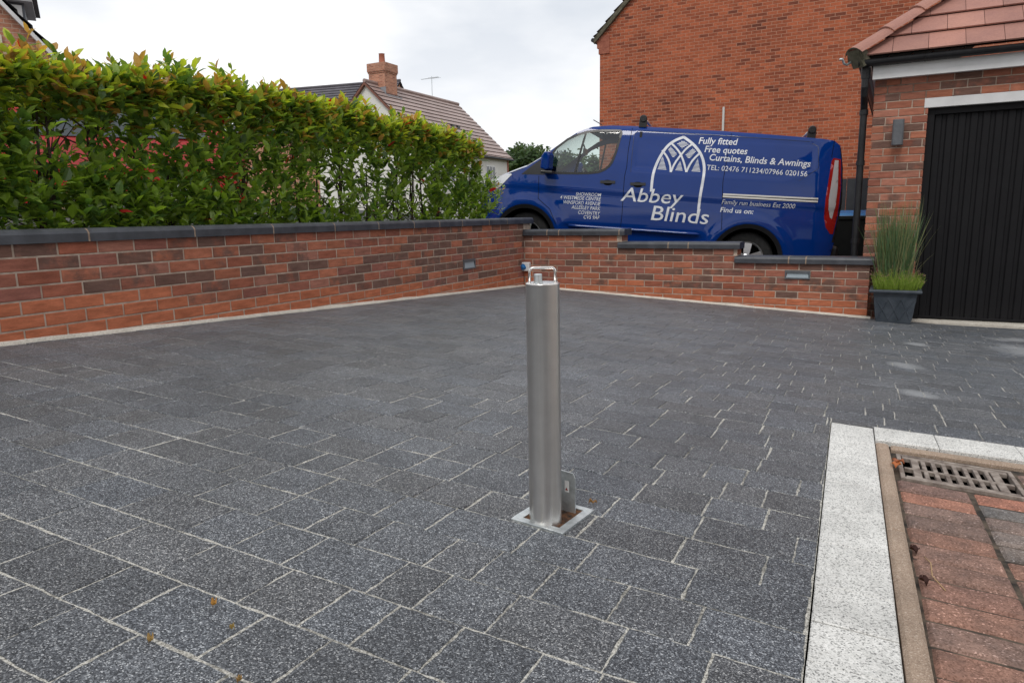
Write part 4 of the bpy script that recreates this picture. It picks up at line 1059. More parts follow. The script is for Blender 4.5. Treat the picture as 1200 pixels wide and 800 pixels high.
# nose
mbn = MB(); mbgr = MB()
zz = [.30, .42, .55, .68, .80, .90, .99]
def nose_pt(t, z):
    hy = yc - side_y(.29, max(z, .3)); x = .285 - .22*(1-t*t) - .05*math.sin(PI*min(1, max(0, (z-.3)/.5))) + (.0 if z > .5 else .02)
    return Vector((x + (.05*math.sin(PI*min(1, max(0, (z-.3)/.5))) if abs(t) > .999 else 0), yc+hy*t, z + (.03*(1-abs(t)**2.4) if z > .98 else 0)))
for i in range(len(zz)-1):
    for j in range(len(ts)-1):
        q = [nose_pt(ts[b], zz[a]) for a, b in ((i, j), (i, j+1), (i+1, j+1), (i+1, j))]
        (mbgr if abs(ts[j]+ts[j+1])/2 < .75 and (zz[i] in (.68, .80, .42)) else mbn).face(q[::-1])
mbn.build('front_bumper', M['blue'], van, smooth=True, weld=True); mbgr.build('grille', M['trim'], van, smooth=True, weld=True)
# rear doors
mb = MB(); rz = [zs, .6, .83, 1.12, 1.52, 1.79]; rx = [4.93, 4.965, 4.98, 4.985, 4.935, 4.875]
for (z0, x0), (z1, x1) in zip(zip(rz, rx), list(zip(rz, rx))[1:]):
    y0, y1 = side_y(x0, z0), side_y(x1, z1)
    mb.face([(x0, y0, z0), (x0, VW-y0, z0), (x1, VW-y1, z1), (x1, y1, z1)])
y1 = side_y(4.875, 1.79)
tp = [top_pt(4.875, lerp(ZE, 4.875), t) for t in ts]; mb.face([tuple(p) for p in tp][::-1] )
mb.build('rear_doors', M['blue'], van)
mb = MB(); mb.box((.4, .12, .30), (4.5, 0, 0), (0, VW-.24, 0), (0, 0, .03)); mb.build('light_block_floor', M['dark'], van)  # unseen dark floor box, added to block light under the van
mb = MB(); mb.box((4.8, .10, .33), (.24, 0, 0), (0, VW-.2, 0), (0, 0, .24)); mb.build('rear_bumper', M['trim'], van, bevel=.03)
# cabin: bulkhead, dashboard, seats, wheel
mb = MB(); mb.box((2.42, .14, .34), (.03, 0, 0), (0, VW-.28, 0), (0, 0, 1.5)); mb.build('bulkhead', M['interior'], van)
mb = MB(); mb.box((.95, .16, .75), (.42, 0, 0), (0, VW-.32, 0), (0, 0, .47)); mb.box((1.2, .9, 1.05), (.22, 0, 0), (0, .9, 0), (0, 0, .24)); mb.build('dashboard', M['interior'], van, bevel=.05)
for yy in (.22, 1.22):
    mb = MB(); w_ = .86 if yy < 1 else .52
    mb.box((1.75, yy, .72), (.5, 0, 0), (0, w_, 0), (0, 0, .14)); mb.box((2.2, yy, .72), (.13, 0, .02), (0, w_, 0), (.1, 0, .56))
    mb.build('seat', M['interior'], van, bevel=.04)
mb = MB(); c = Vector((1.58, 1.42, 1.22)); ax = Vector((.75, 0, .55)).normalized(); a1 = Vector((0, 1, 0)); a2 = ax.cross(a1)
mb.tube([c + (a1*math.cos(t)+a2*math.sin(t))*.19 for t in steps(0, 2*PI, 24)], .016, 8, caps=False); mb.tube([c - a1*.18, c + a1*.18], .014, 6); mb.tube([c, c - ax*.3], .02, 6); mb.build('steering_wheel', M['trim'], van, smooth=True)
mb = MB()
for y0 in (yc,): mb.tube([(1.52, y0, 1.70), (1.55, y0, 1.62)], .012, 6); mb.box((1.54, y0-.12, 1.56), (.03, 0, 0), (0, .24, 0), (0, 0, .08))
mb.build('rear_view_mirror', M['trim'], van)
# side glass, rubber, bars
for mir in (False, True):
    mb = patch(win, (), .06, -.004, mir=mir); g_ = mb.build('side_window', M['glass'], van, smooth=True)
    mb = MB(); ribbon(mb, win, .030, .004, True, mir); ribbon(mb, [(1.705, 1.80), (1.665, 1.55), (1.622, 1.25)], .028, .003, False, mir); mb.build('window_seal', M['trim'], van, smooth=True)
mb = patch([(.88, 1.19), (1.0, 1.30), (1.16, 1.425), (1.215, 1.46), (1.21, 1.205)], (), .05, .005); mb.build('mirror_sail', M['trim'], van, smooth=True)
mb = MB()
# shut lines
for pl_ in ([(1.128, 1.185), (1.14, 1.05), (1.15, .88)], [(2.31, 1.885), (2.298, 1.6), (2.305, 1.37), (2.292, 1.25), (2.315, .76), (2.312, .5)], [(3.575, 1.875), (3.548, 1.26), (3.565, 1.09), (3.61, .66)], [(4.80, 1.86), (4.79, 1.64)],
            [(1.15, .88), (1.33, .75), (1.43, .56)], [(.70, 1.19), (.9, 1.275)]):
    mb = MB(); ribbon(mb, pl_, .007, .0012); mb.build('shut_line', M['dark'], van)
mb = MB(); pn = [(2.365, 1.31), (2.345, 1.80), (2.395, 1.85), (3.56, 1.84), (4.51, 1.818), (4.62, 1.765), (4.66, 1.50), (4.45, 1.335)]
ribbon(mb, pn, .005, .0012); mb.build('crease_shade_line', M['trim'], van)  # black ribbon paints the shade line along the pressed panel's crease
mb = MB(); ribbon(mb, [(3.565, 1.09), (4.70, 1.114)], .050, .004); mb.build('sliding_rail', M['dark'], van)
mb = MB(); ribbon(mb, [(3.57, 1.108), (4.70, 1.132)], .020, .012); ribbon(mb, [(3.57, 1.080), (4.70, 1.098)], .020, .012); mb.build('rail_strip', mat('rail_beige_metal', (.62, .60, .56), .35, .4), van)
for hx in (2.08, 2.48):
    mb = MB(); ribbon(mb, [(hx-.10, 1.158), (hx+.10, 1.168)], .035, .012); mb.build('door_handle', M['trim'], van, smooth=True)
    mb = patch(smooth_poly([(hx-.06, 1.12), (hx+.06, 1.12), (hx+.06, 1.19), (hx-.06, 1.19)], 2), (), .03, .003); mb.build('handle_recess', M['dark'], van)
mb = MB(); xs3 = steps(1.60, 3.34, 30)
for a, b in zip(xs3, xs3[1:]):
    za, zb = .556+.03*(a-1.6)/1.74, .556+.03*(b-1.6)/1.74; ea = min(1, (a-1.6)/.08, (3.34-a)/.12); eb = min(1, (b-1.6)/.08, (3.34-b)/.12)
    A = [Vector((a, side_y(a, za+.016)+.004, za+.018)), Vector((a, side_y(a, za)-.026*ea, za+.002)), Vector((a, side_y(a, za)-.022*ea, za-.016)), Vector((a, side_y(a, za-.03)+.01, za-.03))]
    B = [Vector((b, side_y(b, zb+.016)+.004, zb+.018)), Vector((b, side_y(b, zb)-.026*eb, zb+.002)), Vector((b, side_y(b, zb)-.022*eb, zb-.016)), Vector((b, side_y(b, zb-.03)+.01, zb-.03))]
    for i in range(3): mb.face([A[i], A[i+1], B[i+1], B[i]])
mb.build('sill_moulding', M['blue'], van, smooth=True, weld=True)
mb = patch([(4.885, 1.76), (4.938, 1.52), (4.984, 1.12), (4.98, .83), (4.966, .62), (4.935, .62), (4.945, .72), (4.962, .95), (4.952, 1.28), (4.908, 1.62), (4.872, 1.76)], (), .03, .003); mb.build('rear_door_edge', M['trim'], van, smooth=True)
# arch trims + liners + wheels
for h in (HF, HRr):
    mb = MB(); pts = [p for p in arch_pts(h, .415)]; pts = [p for p in pts if p[1] > .3]; pts.sort(key=lambda p: -math.atan2(p[1]-h[1], p[0]-h[0]) if True else 0)
    ribbon(mb, pts, .055, .008); mb.build('wheel_arch_trim', M['trim'], van, smooth=True)
    for side in (0, 1):
        mb = MB(); yy = .06 if side == 0 else VW-.06; sg = 1 if side == 0 else -1
        A = [(h[0]+.43*math.cos(a), yy, h[1]+.43*math.sin(a)) for a in steps(-.7, PI+.7, 16)]; B = [(p[0], yy+sg*.32, p[2]) for p in A]
        for i in range(16): mb.face([A[i], A[i+1], B[i+1], B[i]])
        mb.face(B); mb.build('wheel_arch_liner', M['dark'], van)
        ys_ = yy+sg*.02
        wl = empty('wheel', (0, 0, 0), None, None); wl.parent = van; wl.location = (h[0], ys_+sg*.11, h[1])
        R0 = .335
        mb = MB(); mb.lathe((0, 0, 0), [(.215, -.10), (.30, -.112), (.325, -.10), (R0, -.07), (R0, .07), (.325, .10), (.30, .112), (.215, .10)], 40, 0, (0, 1, 0)); mb.build('tyre', M['rubber'], wl, smooth=True)
        mb = MB(); mb.lathe((0, 0, 0), [(.218, -.10*sg), (.208, -.098*sg), (.198, -.085*sg), (.19, -.03*sg)], 40, 0, (0, 1, 0))
        mb.lathe((0, 0, 0), [(.062, -.03*sg), (.058, -.088*sg), (.045, -.095*sg), (.001, -.095*sg)], 20, 0, (0, 1, 0))
        for k in range(5):
            a = 2*PI*k/5+.3; ca_, sa_ = math.cos(a), math.sin(a); u_ = Vector((ca_, 0, sa_)); v_ = Vector((-sa_, 0, ca_)); y_ = Vector((0, -sg, 0))
            A = [u_*.045 + v_*.035*q for q in (-1, 1)]; B = [u_*.205 + v_*.052*q for q in (-1, 1)]
            f = [A[0]+y_*.090, A[1]+y_*.090, B[1]+y_*.082, B[0]+y_*.082]; bk = [p - y_*.04 for p in f]
            mb.face(f); 
            for i in range(4): mb.face([f[i], bk[i], bk[(i+1) % 4], f[(i+1) % 4]])
        mb.build('rim', M['alloy'], wl)
        mb = MB(); mb.lathe((0, 0, 0), [(.2, .0), (.001, .0)], 24, 0, (0, 1, 0)); mb.build('brake_disc', M['dark'], wl)
# lamps
hl = smooth_poly([(.33, .93), (.34, 1.035), (.46, 1.11), (.62, 1.165), (.76, 1.195), (.70, 1.13), (.58, .99), (.47, .95)], 1)
mb = patch(hl, (), .03, .006); h1 = mb.build('headlight', M['lamp_clear'], van, smooth=True)
mb = patch(hl, (), .08, .006, mir=True); mb.build('headlight', M['lamp_clear'], van, smooth=True)
mb = patch(smooth_poly([(.40, .98), (.40, 1.04), (.50, 1.09), (.60, 1.10), (.54, 1.0)], 2), (), .03, .009); mb.build('reflector', M['alloy'], h1, smooth=True)
lamp_red = [(4.795, 1.60), (4.815, 1.635), (4.90, 1.625), (4.945, 1.28), (4.955, .95), (4.935, .72), (4.90, .72), (4.835, .80), (4.80, .92), (4.785, 1.14)]
mb = patch(lamp_red, (), .03, .004); tl = mb.build('tail_lamp', M['lamp_red'], van, smooth=True)
mb = patch([(4.83, 1.61), (4.872, 1.61), (4.905, 1.30), (4.912, 1.08), (4.893, .90), (4.868, .92), (4.835, 1.02), (4.822, 1.14)], (), .03, .008); mb.build('clear_lens', M['lamp_clear'], tl, smooth=True)
mb = patch(lamp_red, (), .08, .004, mir=True); mb.build('tail_lamp', M['lamp_red'], van, smooth=True)
# mirrors
def rbox(mb, P0, P1, n=2): mb.box(P0, (P1[0]-P0[0], 0, 0), (0, P1[1]-P0[1], 0), (0, 0, P1[2]-P0[2]))
for mir in (False, True):
    mb = MB(); f = (lambda y: VW-y) if mir else (lambda y: y)
    A = [(1.20, 1.27), (1.20, 1.43), (1.235, 1.50), (1.285, 1.51), (1.315, 1.46), (1.315, 1.27), (1.28, 1.25)]
    y0, y1 = f(-.05), f(-.21)
    P_ = [Vector((x+.02, y0, z)) for x, z in A]; Q_ = [Vector((x-.01, y1, 1.38+(z-1.38)*.92)) for x, z in A]
    for i in range(len(A)): q = [P_[i], P_[(i+1) % len(A)], Q_[(i+1) % len(A)], Q_[i]]; mb.face(q)
    mb.face(P_[::-1]); mb.face(Q_)
    o = mb.build('door_mirror', M['blue'], van, bevel=.018)
    mb = MB(); mb.box((1.20, f(-.02), 1.215), (.16, 0, 0), (0, (-.18 if not mir else .18), 0), (0, 0, .035)); mb.box((1.21, f(.03), 1.22), (.07, 0, 0), (0, (-.08 if not mir else .08), 0), (0, 0, .06)); mb.build('mirror_base', M['trim'], o, bevel=.008)
# roof bars
for x in (2.44, 4.53):
    z0 = lerp(ZE, x)
    mb = MB(); mb.tube([(x, .19, z0+.11), (x, VW-.19, z0+.11)], .018, 8)
    rb_ = mb.build('roof_bar', M['steel_dull'], van, smooth=True)
    for yy in (.19, VW-.25):
        mb = MB(); mb.box((x-.05, yy, z0-.01), (.10, 0, 0), (0, .06, 0), (0, 0, .09)); mb.lathe((x, yy-.012 if yy < 1 else yy+.072, z0+.10), [(.001, -.004), (.042, -.004), (.048, .004), (.048, .05), (.042, .06), (.001, .06)], 16, 0, (0, 1, 0))
        mb.build('foot', M['trim'], rb_, bevel=.004)
mb = MB(); mb.tube([(1.86, .42, 1.93), (1.72, .50, 2.0)], .006, 6); mb.build('aerial', M['trim'], van)
# ---- livery
def lettering(body, x0, x1, z0, h, z1=None, shear=.14, align='L', bold=0.0):
    cu = bpy.data.curves.new('t', 'FONT'); cu.body = body; cu.size = 1; cu.shear = shear; cu.resolution_u = 3; cu.offset = bold
    o = bpy.data.objects.new('t', cu); COL.objects.link(o); dg = bpy.context.evaluated_depsgraph_get(); me = bpy.data.meshes.new_from_object(o.evaluated_get(dg))
    bpy.data.objects.remove(o)
    me.name = 'lettering'
    bm = bmesh.new(); bm.from_mesh(me); bmesh.ops.triangulate(bm, faces=bm.faces)
    lim = .02/(h/.69)
    for _ in range(5):
        le = [e_ for e_ in bm.edges if e_.calc_length() > lim*1.6]
        if not le: break
        bmesh.ops.subdivide_edges(bm, edges=le, cuts=1); bmesh.ops.triangulate(bm, faces=[f for f in bm.faces if len(f.verts) > 3])
    bm.to_mesh(me); bm.free()
    X = [v.co.x for v in me.vertices]; mn, mxx = min(X), max(X); z1 = z0 if z1 is None else z1
    k = (x1-x0)/(mxx-mn); kz = h/.69
    for v in me.vertices:
        x = x0+(v.co.x-mn)*k; t = (x-x0)/(x1-x0); z = z0+(z1-z0)*t+v.co.y*kz
        v.co = sp(x, z, .0035)
    me.materials.clear(); me.materials.append(M['white_vinyl'])
    bm = bmesh.new(); bm.from_mesh(me); bm.normal_update()
    for f in bm.faces:
        if f.normal.y > 0: f.normal_flip()
    bm.to_mesh(me); bm.free()
    o = bpy.data.objects.new('lettering', me); COL.objects.link(o); o.parent = van
    return o
lettering('Fully fitted', 3.185, 3.665, 1.722, .082, 1.732, bold=.012)
lettering('Free quotes', 3.272, 3.797, 1.622, .080, 1.622, bold=.012)
lettering('Curtains, Blinds & Awnings', 3.345, 4.561, 1.522, .080, 1.511, bold=.012)
lettering('TEL: 02476 711234/07966 020156', 3.328, 4.538, 1.402, .062, 1.393, shear=0.05)
lettering('Family run business Est 2000', 3.568, 4.45, .989, .056, .995, shear=.2)
lettering('Find us on:', 3.562, 3.966, .886, .060, .890, shear=.1, bold=.012)
lettering('Abbey', 2.275, 3.082, .934, .175, .945, shear=.16, bold=.004)
lettering('Blinds', 2.700, 3.431, .717, .185, .718, shear=.10, bold=.004)
for bd, a, b, z, z2 in (('SHOWROOM', 1.665, 2.009, .955, .967), ('4 WESTMEDE CENTRE', 1.455, 2.012, .898, .910), ('WINSFORD AVENUE', 1.504, 2.013, .837, .848), ('ALLESLEY PARK', 1.626, 2.017, .780, .786), ('COVENTRY', 1.723, 2.021, .717, .722), ('CV5 9AF', 1.803, 2.020, .660, .668)):
    lettering(bd, a, b, z, .046, z2, shear=.12, bold=.006)
def spl(pts, it=2):
    p = pts
    for _ in range(it):
        o = [p[0]]
        for a, b in zip(p, p[1:]): o += [(a[0]*.75+b[0]*.25, a[1]*.75+b[1]*.25), (a[0]*.25+b[0]*.75, a[1]*.25+b[1]*.75)]
        o.append(p[-1]); p = o
    return p
mb = MB()
ribbon(mb, spl([(2.664, 1.078), (2.655, 1.291), (2.69, 1.463), (2.775, 1.652), (2.87, 1.745), (2.99, 1.80)]), .034, .003)
ribbon(mb, spl([(2.985, 1.80), (3.13, 1.71), (3.243, 1.585), (3.297, 1.443), (3.303, 1.304), (3.290, 1.08), (3.291, .905)]), .034, .0034)
ribbon(mb, [(3.291, .905), (3.291, .90), (3.291, .775)], .030, .003)
for k, a in enumerate(([(2.735, 1.615), (2.816, 1.53), (2.86, 1.443), (2.882, 1.342)], [(2.843, 1.71), (2.929, 1.638), (2.983, 1.571), (3.032, 1.479), (3.078, 1.355)], [(3.12, 1.725), (3.041, 1.657), (2.983, 1.571), (2.915, 1.459), (2.882, 1.342)], [(3.225, 1.615), (3.146, 1.523), (3.106, 1.445), (3.078, 1.355)])):
    ribbon(mb, spl(a, 1), .024, .0038+.0004*k)
def hatch(poly, pitch=.0165):
    z0 = min(p[1] for p in poly); z1 = max(p[1] for p in poly); z = z0+.004
    while z < z1-.004:
        xsn = []
        for i in range(len(poly)):
            (xa, za), (xb, zb) = poly[i], poly[(i+1) % len(poly)]
            if (za > z) != (zb > z): xsn.append(xa+(xb-xa)*(z-za)/(zb-za))
        if len(xsn) == 2 and abs(xsn[0]-xsn[1]) > .008: ribbon(mb, [(min(xsn), z), (max(xsn), z)], .0095, .003)
        z += pitch
for p in ([(2.75, 1.551), (2.709, 1.37), (2.823, 1.370)], [(2.982, 1.501), (2.935, 1.371), (3.030, 1.371)], [(3.2, 1.539), (3.141, 1.371), (3.253, 1.371)], [(2.84, 1.665), (2.931, 1.581), (2.888, 1.521), (2.81, 1.63)], [(3.12, 1.660), (3.165, 1.625), (3.09, 1.52), (3.04, 1.575)], [(2.985, 1.756), (3.064, 1.71), (2.985, 1.654), (2.913, 1.71)]):
    hatch(p)
mb.build('arch_logo', M['white_vinyl'], van)

# ------------------------------------------------------------------ hedge behind the long wall
random.seed(31)
hd = empty('hedge', CN + dL*3 + nL*.6 + Vector((0, 0, -.5)), 'tall leafy photinia hedge with bronze young tips, growing behind the long brick wall', 'hedge')
def leaf(mb, p, d, up_, L, w, col):
    d = d.normalized(); s_ = d.cross(up_)
    if s_.length < .05: s_ = d.orthogonal()
    s_.normalize(); n_ = s_.cross(d).normalized(); dr_ = -n_*L*.12
    a = p; b1 = p + d*L*.33 + s_*w*.5 + n_*w*.16; b0 = p + d*L*.36; b2 = p + d*L*.33 - s_*w*.5 + n_*w*.16
    c1 = p + d*L*.70 + s_*w*.40 + dr_*.5 + n_*w*.12; c0 = p + d*L*.70 + dr_*.5; c2 = p + d*L*.70 - s_*w*.40 + dr_*.5 + n_*w*.12; t = p + d*L + dr_*1.4
    for q in ([a, b1, b0], [a, b0, b2], [b1, c1, c0, b0], [b0, c0, c2, b2], [c1, t, c0], [c0, t, c2]): mb.face(q, 0, col)
mbh = MB(); mst = MB()
def hedge_top(s): return .865 - .075*sstep(4.3, 5.4, s) + .10*noise.noise((s*1.9, 0, 3)) + .07*noise.noise((s*5, 2, 3)) - .17*sstep(1.4, -.3, s) - .05*sstep(4.0, 1, s)
S_END = .0
def shoot(p, d, n, L0, top):
    up0 = Vector((0, 0, 1)); a = random.random()*6.28; d = d.normalized(); o1 = d.orthogonal().normalized(); o2 = d.cross(o1)
    ln = n*.018
    for k in range(n):
        t = k/max(1, n-1); a += 2.4; out = o1*math.cos(a)+o2*math.sin(a)
        dd = out*(1.05-.55*t) + d*(.35+.55*t) + Vector((0, 0, .12)); q = p + d*ln*t
        L = L0*(.75+.5*random.random())*(1-.25*t); w_ = L*random.uniform(.40, .54)
        g = random.uniform(.75, 1.7); young = top*(.35+.65*t); r_ = random.random()
        if r_ < young*.34: c = (0.37*g, 0.205*g, 0.055*g)            # bronze
        elif r_ < young*.95: c = (0.34*g, 0.38*g, 0.04*g)         # yellow green
        elif r_ < .34: c = (0.20*g, 0.29*g, 0.035*g)
        elif random.random() < .007: c = (0.42*g, 0.02*g, 0.02*g)
        else: c = (0.085*g, 0.150*g, 0.036*g) if random.random() < .42 else (0.19*g, 0.27*g, 0.05*g)
        leaf(mbh, q, dd, up0 + Vector((random.gauss(0, .3), random.gauss(0, .3), 0)), L, w_, (*c, 1))
cnt = 0
def hole(s, o, z):
    # thin places where what stands behind shows through
    if z < .60 and s < 3.3: return .66 if z < .42 else .42
    if 4.85 < s < 5.75 and .18 < z < .54: return .58
    if 3.3 < s < 4.2 and z < .5: return .35
    if 4.2 < s <= 4.85 and .16 < z < .5: return .42
    return 0
for i in range(7600):
    s = S_END + 8.6*random.random(); tz = hedge_top(s); u = random.random()
    z = -.14 + (tz+.14)*(u**1.08)
    if random.random() < hole(s, 0, z): continue
    if noise.noise((s*2.6, z*3.2, 7)) < -.16 and z < tz-.08 and random.random() < .62: continue
    o = random.choice([.27+.10*random.random(), .27+.10*random.random(), .3+.62*random.random(), .85+.1*random.random()])
    if s < .3: o = .35+.5*random.random()
    if random.random() < .28: z = tz - .10*random.random()
    if (z > .42 and s < .78-.6*o) or s < .30-.5*o: continue
    p = CN + dL*s + nL*o + Vector((0, 0, z))
    front = (o-.6)/-.35
    d = Vector((0, 0, .9)) - nL*front*random.uniform(.1, .8) + dL*random.gauss(0, .35) + nL*random.gauss(0, .2)
    if s < .1: d = d - dL*.6
    shoot(p, d, random.randint(5, 8), .108, max(0, min(1, (z-(tz-.42))/.44 + .35*noise.noise((s*3, z*4, 11)) - .08)))
for i in range(420):  # upright tips breaking the top line
    s = S_END + 8.6*random.random(); tz = hedge_top(s); o = random.uniform(.28, .9)
    if s < .8-.6*o: continue
    p = CN + dL*s + nL*o + Vector((0, 0, tz-.04))
    shoot(p + Vector((0, 0, random.choice([0, 0, .03, .06, .10]))), Vector((random.gauss(0, .25), random.gauss(0, .25), 1)), random.randint(6, 9), .10, random.uniform(.6, 1))
    if random.random() < .25: shoot(p+Vector((0, 0, .1)), Vector((random.gauss(0, .2), random.gauss(0, .2), 1)), 6, .06, 1.0); mst.tube([p, p+Vector((0, 0, .12))], .002, 4)
for i in range(34): # side sprigs at the free end
    p = CN + dL*random.uniform(-.14, .2) + nL*random.uniform(.35, .8) + Vector((0, 0, random.uniform(.0, .45))); shoot(p, -dL + Vector((0, 0, .8)), 7, .06, .45)
wpart(mbh, 'foliage', M['leaf'], hd)
s = S_END+.1
while s < 8.3:
    for q in range(2):
        o = random.uniform(.45, .75); b0 = CN + dL*(s+random.gauss(0, .06)) + nL*o + Vector((0, 0, -.75)); tp_ = b0 + Vector((random.gauss(0, .05), random.gauss(0, .05), random.uniform(1.2, 1.5)))
        md = b0.lerp(tp_, .5) + Vector((random.gauss(0, .03), random.gauss(0, .03), 0)); mst.tube([b0, md, tp_], [.016, .012, .006], 6)
        for k in range(9):
            t = random.uniform(.35, .95); c = b0.lerp(tp_, t); e_ = c + dL*random.gauss(0, .22) + nL*random.gauss(0, .18) + Vector((0, 0, random.uniform(.12, .4))); mst.tube([c, c.lerp(e_, .5) - Vector((0, 0, .03)), e_], [.006, .0045, .002], 5)
    s += .36
wpart(mst, 'stem', M['bark'], hd)

# ------------------------------------------------------------------ red car behind the hedge
def car(name, loc, yaw, paint, label, cat):
    e = empty(name, loc, label, cat); e.rotation_euler = (0, 0, yaw)
    prof = [(0, .35), (.02, .62), (.12, .78), (.9, .93), (1.25, 1.0), (1.75, 1.36), (2.2, 1.45), (3.0, 1.44), (3.55, 1.33), (3.85, 1.05), (3.98, .95), (4.02, .6), (3.98, .34)]
    def hw(x, z): return (.86 - .10*max(0, (.5-x))**1.2 - .12*max(0, x-3.6)) * (1 if z < .95 else 1-.30*(z-.95)/.5)
    mb = MB(); gl = MB()
    # side skins
    for sg in (1, -1):
        low = [(p[0], min(p[1], .95)) for p in prof]
        xs2 = steps(0, 4.0, 20)
        for a, b in zip(xs2, xs2[1:]):
            za, zb = min(.95, lerp(prof[:7]+prof[7:11], a)), min(.95, lerp(prof[:7]+prof[7:11], b))
            rows = [.3, .5, .7, 1.0]
            for k in range(3):
                pts = []
                for x, f in ((a, rows[k]), (b, rows[k]), (b, rows[k+1]), (a, rows[k+1])):
                    zt = za if x == a else zb; z = .28 + (zt-.28)*((f-.3)/.7); bul = .03*math.sin(PI*(f-.3)/.7)
                    pts.append((x, sg*(hw(x, z)-.03+bul), z))
                mb.face(pts if sg < 0 else pts[::-1])
        # greenhouse
        up_ = [(1.0, .95), (1.25, 1.0), (1.75, 1.36), (2.2, 1.45), (3.0, 1.44), (3.55, 1.33), (3.85, 1.05), (3.9, .95)]
        q = [(x, sg*(hw(x, z)-.03), z) for x, z in up_]; mb.face(q if sg > 0 else q[::-1])
        w1 = [(1.42, 1.0), (1.80, 1.30), (2.2, 1.38), (2.42, 1.38), (2.42, 1.0)]; w2 = [(2.5, 1.0), (2.5, 1.38), (3.0, 1.37), (3.45, 1.27), (3.62, 1.02)]
        for w_ in (w1, w2):
            q = [(x, sg*(hw(x, z)-.024), z) for x, z in w_]; gl.face(q if sg > 0 else q[::-1])
    for (x0, z0), (x1, z1) in zip(prof, prof[1:]):
        h0_, h1_ = hw(x0, z0)-.03, hw(x1, z1)-.03
        q = [(x0, -h0_, z0), (x0, h0_, z0), (x1, h1_, z1), (x1, -h1_, z1)]
        mb.face(q[::-1])
        if (x0, x1) in ((1.25, 1.75), (3.55, 3.85)):
            gl.face([(x0+(x1-x0)*.06, -h0_*.93, z0+(z1-z0)*.06+.012), (x0+(x1-x0)*.06, h0_*.93, z0+(z1-z0)*.06+.012), (x1-(x1-x0)*.05, h1_*.93, z1-(z1-z0)*.05+.012), (x1-(x1-x0)*.05, -h1_*.93, z1-(z1-z0)*.05+.012)][::-1])
    mb.build('body', paint, e); gl.build('window', M['house_glass'], e)
    for x in (.75, 3.2):
        for sg in (1, -1):
            wb = empty('wheel', (0, 0, 0), None, None); wb.parent = e; wb.location = (x, sg*.77, .3)
            mb = MB(); mb.lathe((0, 0, 0), [(.19, -.1), (.28, -.1), (.3, -.06), (.3, .06), (.28, .1), (.19, .1)], 24, 0, (0, 1, 0)); mb.build('tyre', M['rubber'], wb, smooth=True)
            mb = MB(); mb.lathe((0, 0, 0), [(.19, .09*sg), (.05, .1*sg), (.001, .1*sg)], 20, 0, (0, 1, 0)); mb.build('rim', M['alloy'], wb)
    for sg in (1, -1):
        mb = MB(); mb.box((3.86, sg*.60-.1, .70), (.13, 0, 0), (0, .2, 0), (0, 0, .26)); mb.build('tail_light', M['lamp_orange'], e, bevel=.02)
        mb = MB(); mb.box((.02, sg*.58-.13, .60), (.1, 0, 0), (0, .26, 0), (0, 0, .14)); mb.build('headlight', M['lamp_clear'], e, bevel=.02)
    return e
cl = Vector((-7.1, 7.6, -.06)); car('parked_car', cl, math.radians(30), M['red'], 'bright red hatchback glimpsed through the leaves of the hedge', 'car')

